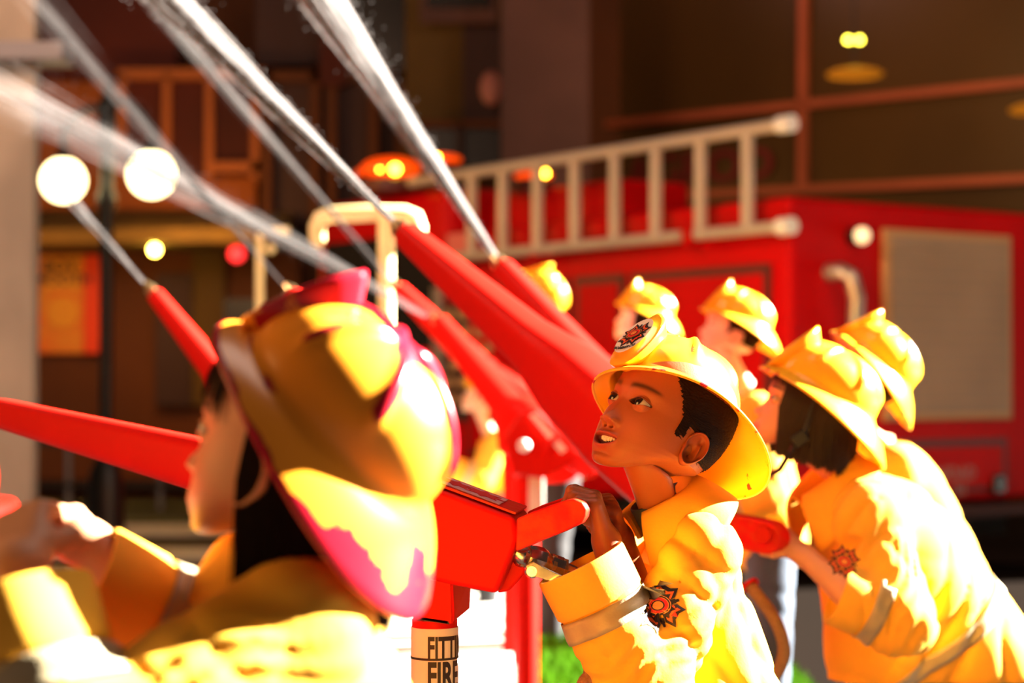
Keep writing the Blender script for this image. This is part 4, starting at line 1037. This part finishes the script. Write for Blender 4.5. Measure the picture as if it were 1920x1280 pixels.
# ------------------------------------------------------------------ water cannons
def rrect(c, S_, U, w, h, r=.3, n=5):
    out = []; rr = min(w, h) * r
    for sx, sy, a0 in ((1, 1, 0), (-1, 1, 90), (-1, -1, 180), (1, -1, 270)):
        for k in range(n):
            a = math.radians(a0 + 90 * k / (n - 1)); out.append(c + S_ * (sx * (w / 2 - rr) + rr * math.cos(a)) + U * (sy * (h / 2 - rr) + rr * math.sin(a)))
    return out
def cannon(label, secs, handle=None, lateral=None, pole=None, nozzle=True, group=None, hw=.035):
    """secs: (point, width, height, up shift) from tip to back"""
    tip = Vector(secs[0][0]); end = Vector(secs[-1][0]); ax = (end - tip).normalized()
    Sd = Vector(lateral) if lateral else ax.cross(Vector((0, 0, 1))); Sd = (Sd - ax * Sd.dot(ax)).normalized(); U = Sd.cross(ax)
    if U.z < 0: U = -U
    base = pole if pole else Vector((end.x, end.y, 0))
    root = empty('water_cannon', (base[0], base[1], 0), label, 'water cannon', group)
    nb = len([q for q in secs if len(q) < 5])
    mb = MB(); mb.loft([rrect(Vector(q[0]) + U * q[3], Sd, U, q[1], q[2]) for q in secs]); mb.build('barrel', M_['red'], root, smooth='auto')
    if nozzle:
        mb = MB(); w = secs[0][1]; mb.lathe(tip, [(w * .34, .004), (w * .34, -.012), (w * .42, -.014), (w * .42, -.030), (w * .24, -.034), (w * .22, -.055), (.001, -.055)], 18, ax); mb.build('nozzle', M_['brass'], root, smooth='auto')
    if handle:
        for h in handle:
            a, b, hh = h[:3]; a = Vector(a); b = Vector(b); d = (b - a).normalized(); u = Sd.cross(d); u = u if u.z > 0 else -u
            n = 8; poly = [a + u * hh / 2, a - u * hh / 2] + [b - d * hh / 2 + (d * math.cos(t) + u * math.sin(t)) * hh / 2 for t in [-math.pi / 2 + math.pi * k / n for k in range(n + 1)]]
            mb = MB(); mb.prism([p - Sd * hw / 2 for p in poly], Sd * hw); mb.build('handle', M_['red_worn'] if len(h) > 3 else M_['red'], root, bev=.004)
    return root, Sd, U, ax
def pole(root, x, y, z0, z1, r, m='red', label=True):
    mb = MB(); mb.lathe((x, y, 0), [(r * 1.9, z0), (r * 1.9, z0 + .02), (r, z0 + .03), (r, z1)], 24); return mb.build('pedestal', M_[m], root, smooth='auto')
# cannon 1: held by the boy in focus, barrel leads off to the left behind the near girl
tipp = P(4, 775, 3.55); b1 = P(372, 869, 3.12); b2 = P(700, 958, 2.86); b3 = P(815, 990, 2.80)
r1, S1, U1, ax1 = cannon('long red water cannon pointing left, its handle held by the helmeted boy with the emblem', [(tipp - Vector((.03, -.03, -.01)), .045, .036, 0), (tipp, .055, .052, 0), (b1, .075, .082, 0), (b2, .10, .118, 0), (b3, .10, .13, 0)], pole=(P(820, 0, 2.78).x, 2.86), lateral=(0.25, 1, 0), nozzle=False)
fx = [(770, 900), (835, 921), (966, 970), (972, 1010), (962, 1040), (932, 1114), (860, 1100), (770, 1080)]
mb = MB(); mb.prism([P(x, y, 2.66) for x, y in fx], (.018, .130, .002)); bx_ = mb.build('housing', M_['red'], r1, bev=.008)
# top plate with the pale sticker
pt = [P(835, 920, 2.66), P(966, 969, 2.66)]; ev = Vector((.018, .130, .002)); dt = (pt[1] - pt[0]); nt_ = dt.cross(ev).normalized(); nt_ = nt_ if nt_.z > 0 else -nt_
def topq(a0, a1, b0, b1, z): return [pt[0] + dt * a + ev * b + nt_ * z for a, b in ((a0, b0), (a1, b0), (a1, b1), (a0, b1))]
mb = MB(); mb.prism(topq(-.45, .98, .06, .94, .002), nt_ * .003); tp_ = mb.build('top_plate', M_['red_worn'], bx_)
mb = MB(); mb.prism(topq(-.25, .72, .14, .80, .0055), nt_ * .0008); st_ = mb.build('sticker', M_['sticker'], bx_)
for cx_, rr_ in ((.02, .018), (.42, .020)):
    star = []
    for i in range(16):
        a = i * math.pi / 8; r_ = rr_ if i % 2 == 0 else rr_ * .55
        star.append(pt[0] + dt * cx_ + ev * .48 + nt_ * .0066 + dt.normalized() * r_ * 1.6 * math.cos(a) + ev.normalized() * r_ * math.sin(a) * 1.7)
    mb = MB(); mb.prism(star, nt_ * .0006); mb.build('star_print', M_['emred'], bx_)
# side cheek with the valve outlet
mb = MB(); q = [(985, 1000), (992, 1035), (984, 1075), (955, 1108), (932, 1112), (962, 1038)]
mb.prism([P(x, y, 2.70) for x, y in q], (.006, .08, .002)); mb.build('rear_cheek', M_['red'], bx_, bev=.004)
# handle bar
hd = [(968, 972), (1000, 958), (1060, 937), (1076, 934), (1092, 941), (1100, 955), (1098, 968), (1090, 980), (1060, 995), (1010, 1015), (966, 1034)]
mb = MB(); mb.prism([P(x, y, 2.655) for x, y in hd], (.006, .016, 0)); mb.build('handle', M_['red_worn'], r1, bev=.003)
hd2 = [Vector(P(x, y, 2.655)) + Vector((.015, .115, .002)) for x, y in hd]
mb = MB(); mb.prism(hd2, (.006, .016, 0)); mb.build('handle', M_['red'], r1, bev=.003)
GA = P(1081, 958, 2.665); GB = GA + Vector((.018, .125, .002)); mb = MB(); mb.tube([GA, GB], .0125, 16); mb.build('grip', M_['red'], r1, smooth='auto')
# bracket and pedestal
yx = 2.74
bk = [(768, 1060), (838, 1072), (842, 1160), (838, 1170), (775, 1160)]
mb = MB(); mb.prism([P(x, y, 2.68) for x, y in bk], (.008, .004, 0)); k1 = mb.build('bracket', M_['red'], r1, bev=.001)
a = [P(838, 1072, 2.68), P(841, 1168, 2.68), P(875, 1140, 2.80), P(878, 1078, 2.80)]
mb = MB(); mb.prism(a, (0.004, .0, .0)); mb.build('bracket', M_['red'], r1)
mb = MB(); mb.prism([P(775, 1160, 2.68), P(842, 1170, 2.68), P(877, 1142, 2.82), P(800, 1130, 2.82)], (0, 0, .004)); mb.build('bracket', M_['emblack'], r1)
mb = MB(); mb.prism([P(768, 1050, 2.81), P(872, 1075, 2.81), P(875, 1140, 2.81), P(800, 1130, 2.81)], (0, .004, 0)); mb.build('bracket', M_['emblack'], r1)
pc = P(815, 1200, 2.76); pr_ = .0315
mb = MB(); zA = P(0, 1165, 2.73).z; zB = P(0, 1179, 2.73).z
mb.lathe((pc.x, pc.y, 0), [(.09, 0), (.09, .012), (pr_, .02), (pr_, zA)], 32); pl_ = mb.build('pedestal', M_['red'], r1, smooth='auto')
mb = MB(); mb.lathe((pc.x, pc.y, 0), [(pr_ + .0008, zB - .26), (pr_ + .0012, zB - .26), (pr_ + .0012, zB), (pr_ + .0006, zB)], 48); lb_ = mb.build('label_sheet', M_['white'], pl_, smooth='auto')
def wrap(s, size, z, a_start, name='lettering'):
    me = textmesh(s, size, .0002, .03); xs = [v.co.x for v in me.vertices]; x0 = min(xs)
    bm = bmesh.new(); bm.from_mesh(me); bmesh.ops.subdivide_edges(bm, edges=[e for e in bm.edges if e.calc_length() > .006], cuts=3); bmesh.ops.triangulate(bm, faces=bm.faces); bm.to_mesh(me); bm.free()
    R_ = pr_ + .0018
    for v in me.vertices:
        a = a_start + (v.co.x - x0) * .55 / R_; zz = v.co.y
        rr = R_ + v.co.z * .5
        v.co = (pc.x + rr * math.sin(a), pc.y - rr * math.cos(a), z + zz)
    me.materials.clear(); return mkobj(name, me, M_['ink'], lb_)
wrap('FITTINGS', .040, P(0, 1216, 2.73).z, math.radians(-14)); wrap('FIRE', .052, P(0, 1270, 2.73).z, math.radians(-14))
mb = MB(); zL = P(0, 1236, 2.73).z; mb.lathe((pc.x, pc.y, 0), [(pr_ + .0013, zL - .0015), (pr_ + .0018, zL - .0015), (pr_ + .0018, zL + .0015), (pr_ + .0013, zL + .0015)], 48); mb.build('label_rule', M_['ink'], lb_, smooth='auto')
# valve: part of cannon 1
v0 = P(974, 1038, 2.69); v1 = P(1064, 1070, 2.72); va = (v1 - v0).normalized(); LV = (v1 - v0).length
mb = MB(); k = LV
mb.lathe(v0, [(.010, -.01), (.0165, 0), (.0170, k * .10), (.0150, k * .14), (.0165, k * .18), (.0185, k * .28), (.0190, k * .42), (.0170, k * .52), (.0150, k * .56), (.0155, k * .62), (.0158, k * .86), (.0135, k * .88), (.011, k * .9), (.010, k * 1.15)], 8, va); vv = mb.build('valve_body', M_['chrome'], r1, smooth='auto')
for t_, rr_ in ((.02, .0175), (.60, .0165), (.83, .0165)):
    mb = MB(); mb.lathe(v0 + va * k * t_, [(rr_ - .002, 0), (rr_, .001), (rr_, .006), (rr_ - .002, .007)], 6, va); mb.build('valve_ring', M_['brass'], vv)
pv = P(997, 1071, 2.665); mb = MB(); mb.lathe(pv, [(.0001, -.002), (.0035, -.002), (.0035, 0), (.007, 0), (.0075, .003), (.010, .004), (.0105, .012), (.006, .014), (.006, .03)], 20, (.1, 1, 0)); mb.build('valve_stem', M_['chrome'], vv, smooth='auto')
mb = MB(); mb.prism([P(x, y, 2.667) for x, y in ((986, 1060), (1002, 1053), (1030, 1068), (1056, 1080), (1060, 1094), (1040, 1092), (1008, 1082), (990, 1080))], (0, .004, 0)); mb.build('valve_lever', M_['chrome'], vv, bev=.001)
def hose(label, pts, r, name='hose', m='hose', fit=True):
    e = empty(name, pts[-1], label, 'hose'); P4 = [Vector(p) for p in pts]; out = []
    for i in range(len(P4) - 1):
        a, b, c, d = P4[max(i - 1, 0)], P4[i], P4[i + 1], P4[min(i + 2, len(P4) - 1)]
        for k in range(8):
            t = k / 8; out.append(.5 * ((2 * b) + (c - a) * t + (2 * a - 5 * b + 4 * c - d) * t * t + (-a + 3 * b - 3 * c + d) * t ** 3))
    out.append(P4[-1]); mb = MB(); mb.tube(out, r, 14); mb.build('tube', M_[m], e, smooth='auto')
    if fit: mb = MB(); mb.tube([out[0], out[1], out[2]], r * 1.5, 10); mb.build('fitting', M_['red'], e, smooth='auto')
    return e
hose('woven beige hose running from the metal valve down past the boy in focus', [v1 + va * .005, P(1085, 1110, 2.79), P(1108, 1180, 2.80), P(1108, 1260, 2.80), P(1085, 1340, 2.80), Vector((.07, 2.82, .3)), Vector((.05, 2.95, .03))], .011, fit=False)
# cannon 2: the big one above, held by the girl on the right
c2 = [(762, 440, 4.75, .058, .060), (990, 640, 4.40, .10, .106), (1010, 657, 4.37, .11, .116), (1065, 712, 4.28, .13, .160), (1160, 800, 4.18, .15, .185), (1330, 955, 4.0, .15, .17)]
r2, S2, U2, ax2 = cannon('large red water cannon raised across the middle, tip sending up the brightest jet', [(P(x, y, Y), w, h, 0) for x, y, Y, w, h in c2],
    handle=[(P(1330, 985, 3.98), P(1474, 1012, 3.90), .072, 1)], pole=(P(1290, 0, 4.05).x, 4.05), hw=.03, lateral=(0, 1, .55))
mb = MB(); pb = P(1290, 930, 4.06); mb.lathe((pb.x, pb.y, 0), [(.10, 0), (.10, .012), (.04, .02), (.04, pb.z)], 24); mb.build('pedestal', M_['red'], r2, smooth='auto')
mb = MB(); mb.tube([P(1430, 1003, 3.88), P(1441, 1005, 4.08)], .016, 12); mb.build('grip', M_['red'], r2, smooth='auto')
hose('tan woven hose curving down beside the light blue jeans', [P(1405, 1095, 4.02), P(1425, 1122, 4.0), P(1455, 1165, 3.98), P(1470, 1215, 3.98), P(1458, 1260, 4.0), P(1420, 1300, 4.05), P(1350, 1340, 4.1), Vector((.5, 4.3, .2)), Vector((.5, 4.4, .02))], .013)
# cannon 3..: further back
def far_cannon(label, pts, handle=None, pole_at=None, z0=0, bolt=None):
    r, Sd, U, ax = cannon(label, [(P(x, y, Y), w, h, 0) for x, y, Y, w, h in pts], handle=handle, pole=(pole_at[0], pole_at[1]) if pole_at else None, hw=.03, lateral=(0, 1, .5))
    if pole_at:
        mb = MB(); mb.lathe((pole_at[0], pole_at[1], 0), [(.09, z0), (.09, z0 + .015), (.038, z0 + .02), (.038, pole_at[2])], 24); mb.build('pedestal', M_['red'], r, smooth='auto')
    if bolt:
        mb = MB(); mb.sphere(P(*bolt), .022, 14, 10); mb.build('pivot_bolt', M_['cap'], r, smooth=True)
    return r
p3 = P(1230, 860, 5.2)
far_cannon('slim red water cannon passing just behind the helmet of the boy in focus', [(943, 502, 5.75, .058, .058), (1110, 690, 5.45, .09, .095), (1150, 735, 5.38, .13, .135), (1230, 825, 5.25, .13, .14)], handle=[(P(1215, 820, 5.25), P(1300, 850, 5.15), .06)], pole_at=(p3.x, p3.y, p3.z))
p4 = P(988, 880, 6.55)
r4 = far_cannon('red water cannon on a pedestal with a white pivot bolt near the focused boy', [(825, 605, 7.1, .058, .060), (955, 765, 6.75, .10, .105), (985, 800, 6.62, .17, .22), (1060, 860, 6.50, .17, .19)], handle=[(P(1050, 845, 6.5), P(1118, 885, 6.4), .07)], pole_at=(p4.x, p4.y, p4.z), bolt=(983, 835, 6.42))
mb = MB(); hx = [(945, 820), (975, 775), (1005, 765), (1088, 835), (1078, 865), (1020, 897), (960, 890)]
mb.prism([P(x, y, 6.45) for x, y in hx], (0, .2, 0)); mb.build('housing', M_['red'], r4, bev=.012)
mb = MB(); mb.prism([P(x, y, 6.44) for x, y in ((993, 778), (1003, 775), (1062, 842), (1052, 850))], (0, -.006, 0)); mb.build('sticker', M_['cap'], r4)
mb = MB(); pb = (p4.x + .036, 6.52); mb.box((p4.x + .03, 6.50, P(0, 935, 6.5).z), (.05, .03, .16)); mb.build('white_plate', M_['cap'], r4, bev=.003)
p5 = P(960, 800, 7.8)
far_cannon('red water cannon partly hidden below the large one', [(748, 542, 8.1, .058, .058), (900, 690, 7.9, .10, .105), (985, 765, 7.8, .15, .16)], pole_at=(p5.x, p5.y, p5.z))
p6 = P(480, 800, 6.3)
far_cannon('slim red water cannon behind the near girl, pointing up left', [(290, 552, 6.5, .046, .048), (398, 688, 6.35, .075, .078), (470, 775, 6.3, .13, .14)], pole_at=(p6.x, p6.y, p6.z))
p7 = P(640, 700, 7.0)
far_cannon('red water cannon whose tip peeks over the near yellow helmet', [(550, 554, 7.2, .058, .058), (640, 680, 7.0, .1, .105), (680, 730, 6.95, .14, .15)], pole_at=(p7.x, p7.y, p7.z))
p8 = P(-120, 1000, 2.0)
r8, *_ = cannon('red water cannon held by the near girl at the left edge', [(P(-600, 700, 2.6), .055, .055, 0), (P(-300, 860, 2.2), .09, .1, 0), (P(-110, 950, 2.0), .12, .13, 0)], handle=[(P(-110, 965, 2.0), P(18, 985, 1.86), .05)], pole=(p8.x, p8.y), hw=.03)
mb = MB(); mb.lathe((p8.x, p8.y, 0), [(.09, 0), (.09, .012), (.035, .02), (.035, p8.z)], 24); mb.build('pedestal', M_['red'], r8, smooth='auto')
# ------------------------------------------------------------------ water jets
def jet(label, a, b, w0, w1, n, nd, seed, m_='water', group=None):
    r = np.random.default_rng(seed); a = np.array(a); b = np.array(b); L = np.linalg.norm(b - a); d = (b - a) / L
    u = np.cross(d, [0, 0, 1]); u /= np.linalg.norm(u); w = np.cross(u, d)
    vs = []; fs = []; base = 0; m = 6
    def pos(t, o): return a + np.outer(t, b - a) + np.outer(-.05 * L * t * t * .0, w) + np.outer((w0 + (w1 - w0) * t ** 1.25) * 1, np.ones(3)) * 0 + (u * o[0] + w * o[1]) * (w0 + (w1 - w0) * t[:, None] ** 1.25)
    for i in range(n):
        g = r.normal(0, .36, 2); l = r.uniform(.08, .45); t0 = r.uniform(-.05, 1 - l * .3); t = np.clip(np.linspace(t0, t0 + l, m), 0, 1.1)
        c = pos(t, g) + (u * r.normal(0, .1) + w * (r.normal(0, .1) - .12)) * ((t - t[0]) ** 2)[:, None] * w1
        rad = (.0011 + .0016 * r.random()) * (1 + 1.2 * t) * np.sin(np.linspace(.12, 3.02, m)) ** .5
        for k in range(3):
            q = k * 2.094; vs.append(c + (u * math.cos(q) + w * math.sin(q)) * rad[:, None])
        j = np.arange(m - 1)
        for k in range(3):
            k2 = (k + 1) % 3; fs.append(np.stack([j + k * m, j + 1 + k * m, j + 1 + k2 * m, j + k2 * m], 1) + base)
        base += 3 * m
    # solid core near the nozzle
    vq = np.concatenate(vs); fq = np.concatenate(fs)
    e = tag(mkobj('water_jet', mesh(vq, fq), M_[m_]), label, 'water', group); e.data.shade_smooth()
    # droplets
    o8 = np.array([(1, 0, 0), (-1, 0, 0), (0, 1, 0), (0, -1, 0), (0, 0, 1), (0, 0, -1)], float); f8 = np.array([(0, 2, 4), (2, 1, 4), (1, 3, 4), (3, 0, 4), (2, 0, 5), (1, 2, 5), (3, 1, 5), (0, 3, 5)])
    t = r.random(nd) ** .7; g = r.normal(0, .55, (nd, 2)); g[:, 1] += .12 * r.random(nd)
    c = a + np.outer(t, b - a) + (np.outer(g[:, 0], u) + np.outer(g[:, 1], w)) * (w0 + (w1 - w0) * t[:, None] ** 1.25)
    rad = r.uniform(.0010, .0030, nd) * (.6 + .8 * t)
    v = (c[:, None, :] + o8[None] * rad[:, None, None]).reshape(-1, 3); f = (f8[None] + (np.arange(nd) * 6)[:, None, None]).reshape(-1, 3)
    dr = mkobj('droplets', mesh(v, f), M_[m_], e); tag(dr, kind='stuff')
    return e
jet('brightest water jet, from the large cannon up to the top left edge', P(762, 438, 4.75), P(262, -50, 6.0), .009, .060, 900, 4500, 1)
jet('water jet rising to the top edge from the cannon nearest the ladder', P(941, 500, 5.75), P(566, -60, 6.6), .009, .085, 800, 3500, 2)
jet('low wide spray fanning left past the street lamp', P(818, 602, 7.1), P(40, 190, 8.2), .012, .125, 320, 4000, 3, 'water_mid')
jet('thin water jet crossing behind the bright tube frame', P(744, 540, 8.1), P(230, -60, 9.3), .008, .05, 260, 1500, 4, 'water_mid')
jet('thin faint water jet from the far left cannon', P(289, 550, 6.5), P(130, 370, 7.0), .006, .022, 100, 200, 5, 'water_mid')
jet('faint water jet above the near yellow helmet', P(549, 552, 7.2), P(80, 20, 8.4), .007, .07, 130, 1200, 6, 'water_faint')
# ------------------------------------------------------------------ the children
cr = dict
# boy in focus
hc = P(1242, 797, 2.8); n = P(1252, 985, 2.86)
wrL = P(1138, 1016, 2.735)
handL = hand_prims(wrL, P(1113, 930, 2.73) - wrL, (.93, -.10, .30), (-.1, 1, 0), .92, (56, 78, 50), thumb=(.9, .6))
foreL = (wrL, P(1180, 1170, 2.71), .0195, .028)
wrR = P(1162, 1010, 2.84)
handR = hand_prims(wrR, P(1141, 928, 2.80) - wrR, (.95, .2, .1), (-.2, -1, 0), .92, (56, 74, 45), thumb=(.8, .6))
foreR = (wrR, P(1195, 1120, 2.90), .0195, .027)
boy, jk, bv, Mb = person('boy in yellow firefighter jacket and helmet, in sharp focus, gazing up, mouth open', (hc.x + .12, 2.95, 0), hc, (51, 28, -8), 1.0,
    cr(neck=n, shL=P(1312, 1040, 2.78), shR=P(1222, 1040, 2.98), hip=P(1345, 1420, 2.90), elL=P(1212, 1300, 2.70), cuL=P(1088, 1054, 2.70), elR=P(1180, 1300, 2.98), cuR=P(1165, 1090, 2.90), gaze=(-.62, -.42, .62)),
    res=(380, 360), mouth=1.15, h=.0055, badge=True, arms=[(handL, foreL), (handR, foreR)], hand_h=.0013, jr=(.047, .083, .118, .052, .060), hem=.48, fold=(.0115, 1.2, .95), skin=(.34, .088, .024), lips=(.34, .055, .035),
    collar=cr(c=P(1262, 982, 2.85), up=(-.42, -.12, .9), front=(-.93, -.45, -.3), r=.046, h=.046, leaf=.066, gap=30, pt=.085), helm=cr(size=.93, roll=16, dz=-.005, tilt=0, front_w=.022, side_drop=.004, side_w=.024, back_w=.074, back_drop=.070))
E2 = P(1256, 1146, 2.6)
o = decal(bv, E2, Vector((.96, .1, .26)), (-.26, 0, .96), emblem_polys(.034), 'sleeve_emblem', jk)
mb = MB(); cu = Vector((-.42, -.12, .9)).normalized(); cc = P(1262, 982, 2.85); u_ = cu.orthogonal().normalized(); w_ = cu.cross(u_)
mb.loft([[cc + cu * z + (u_ * math.cos(t) + w_ * math.sin(t)) * r for t in [k * 2 * math.pi / 40 for k in range(40)]] for r, z in ((.044, -.02), (.046, .03), (.047, .044), (.045, .046), (.043, .03))], cap=False)
mb.build('shirt', M_['shirt'], boy, smooth=True)
# girl on the right
hc = P(1513, 775, 4.0); n = P(1600, 905, 4.02)
wr = P(1508, 1040, 3.93); hL = hand_prims(wr, P(1446, 985, 3.96) - wr, (.15, -.3, 1), (-.2, -1, 0), 1.0, (30, 62, 45), thumb=(.6, .6))
person('girl with a dark bob under a yellow helmet, leaning forward at the right', (P(1800, 0, 4.2).x, 4.2, 0), hc, (91, 24, 0), 1.0,
    cr(neck=n, shL=P(1625, 965, 3.93), shR=P(1600, 960, 4.16), hip=P(1850, 1290, 4.15), elL=P(1690, 1165, 3.84), cuL=P(1568, 1112, 3.84), belly=P(1650, 1290, 4.08), belly_r=.105),
    res=(260, 260), hair=cr(length=-.115, front=46, strands=900, back=-.085, seed=4), hair_mat='hair_brown', ears=(), h=.0065, arms=[(hL, (wr, P(1600, 1125, 3.84), .021, .029))], jr=(.068, .125, .150, .060, .058), hem=.50, fold=(.012, 2.2, .9),
    collar=cr(c=P(1565, 925, 4.02), up=(-.6, -.1, .8), front=(-1, -.35, -.6), r=.058, h=.050, leaf=.062, gap=22, pt=.05), helm=cr(size=1.0, tilt=-6))
g2 = bpy.data.objects['person.001']; j2 = [c for c in g2.children if c.name.startswith('jacket')][0]; bv2 = bvh_of(j2)
decal(bv2, P(1582, 1052, 3.7), Vector((.95, .1, -.3)), (.3, 0, .95), emblem_polys(.030), 'sleeve_emblem', j2)
band(bv2, P(1730, 1180, 4.12), Vector(P(1850, 1290, 4.15) - P(1640, 985, 4.05)), .032, .22, 'reflective_stripe', M_['stripe'], j2)
mb = MB(); mb.box(P(1500, 822, 3.905), (.030, .010, .024), rot(0, 0, 35).to_3x3()); mb.tube([P(1490, 835, 3.91), P(1462, 880, 3.95), P(1440, 892, 4.0)], .006, 8); mb.tube([P(1508, 815, 3.91), P(1530, 740, 3.92)], .006, 8); mb.build('chin_strap', M_['black'], g2, bev=.002)
# child behind her
person('child behind the dark haired girl, helmet and jacket back blown bright by the light', (P(1800, 0, 4.9).x, 4.9, 0), P(1612, 702, 4.75), (92, 42, 0), .98,
    cr(neck=P(1660, 830, 4.85), shL=P(1680, 880, 4.78), shR=P(1680, 880, 5.0), hip=P(1780, 1150, 4.95)), res=(150, 150), h=.010, jr=(.06, .10, .13, .06, .06), hem=.5, fold=(.008, 4, 1), helm=cr(size=.95))
# near girl on the left
hc = P(552, 842, 1.78); n = P(590, 1065, 1.84)
wA = P(160, 1015, 1.87); hA = hand_prims(wA, P(80, 950, 1.93) - wA, (.25, -.35, 1), (-.2, -1, 0), 1.0, (34, 60, 45))
wB = P(30, 1065, 1.66); hB = hand_prims(wB, P(28, 965, 1.72) - wB, (-.1, -.9, .35), (.9, -.1, .3), 1.0, (40, 70, 50))
person('near girl seen from behind with long black hair and a worn yellow and red helmet', (P(620, 0, 1.9).x, 1.9, 0), hc, (109, 14, 0), 1.0,
    cr(neck=n, shL=P(560, 1180, 1.72), shR=P(470, 1150, 2.0), hip=P(690, 1750, 1.92), elL=P(120, 1440, 1.60), cuL=P(28, 1120, 1.64), elR=P(400, 1235, 1.86), cuR=P(155, 1110, 1.82) ),
    res=(200, 200), hair=cr(length=-.17, front=80, strands=500, back=-.13, seed=8), h=.0065, arms=[(hA, (wA, P(300, 1130, 1.84), .021, .030)), (hB, (wB, P(60, 1250, 1.62), .021, .030))], hand_h=.0022, worn=True, jr=(.060, .10, .14, .060, .062), hem=.45, fold=(.005, 3.0, 1.0),
    collar=cr(c=P(590, 1085, 1.84), up=(.1, 0, 1), front=(-1, .4, -.3), r=.056, h=.040, leaf=.055, gap=28), helm=cr(size=.98, tilt=-32))
# back row
person('boy in the back row with jeans, in front of the engine corner', (P(1440, 0, 6.45).x, 6.45, 0), P(1372, 622, 6.4), (84, 22, 0), 1.0,
    cr(neck=P(1395, 725, 6.45), shL=P(1420, 775, 6.33), shR=P(1405, 775, 6.6), hip=P(1440, 1010, 6.5), elL=P(1440, 930, 6.3), cuL=P(1330, 960, 6.3)), res=(140, 140), h=.011, jr=(.06, .10, .125, .055, .055), hem=P(0, 1108, 6.45).z, fold=(.008, 5, 1), trousers='jeans', skin=(.78, .48, .36), helm=cr(size=.95))
person('girl in the back row with dark hair, next to the boy with jeans', (P(1240, 0, 8.2).x, 8.2, 0), P(1203, 600, 8.1), (88, 18, 0), 1.0,
    cr(neck=P(1222, 685, 8.15), shL=P(1240, 725, 8.05), shR=P(1235, 725, 8.3), hip=P(1250, 880, 8.2)), res=(120, 120), h=.013, hair=cr(length=-.12, front=62, strands=60, n=200), hem=.6, skin=(.78, .48, .38), helm=cr(size=.95))
person('child in the back row with helmet turned away, between the two raised cannons', (P(1030, 0, 8.4).x, 8.4, 0), P(1000, 560, 8.4), (100, 52, 0), 1.0,
    cr(neck=P(1018, 645, 8.4), shL=P(1040, 680, 8.3), shR=P(1030, 680, 8.55), hip=P(1055, 850, 8.45), elL=P(1030, 800, 8.2), cuL=P(960, 790, 8.2)), res=(120, 120), h=.013, hair=cr(length=-.10, front=60, strands=60, n=200), hem=P(0, 922, 8.4).z, trousers='trouser', skin=(.75, .40, .28), helm=cr(size=.95))
person('farthest child in a yellow jacket bending low left of the cannon pedestal', (P(915, 0, 9.6).x, 9.6, 0), P(905, 745, 9.5), (95, 20, 0), .95,
    cr(neck=P(920, 815, 9.55), shL=P(935, 830, 9.45), shR=P(935, 830, 9.7), hip=P(925, 930, 9.6), elL=P(900, 900, 9.4), cuL=P(850, 880, 9.4)), res=(100, 100), h=.015, hem=.42, helm=cr(size=.95), skin=(.7, .4, .28))
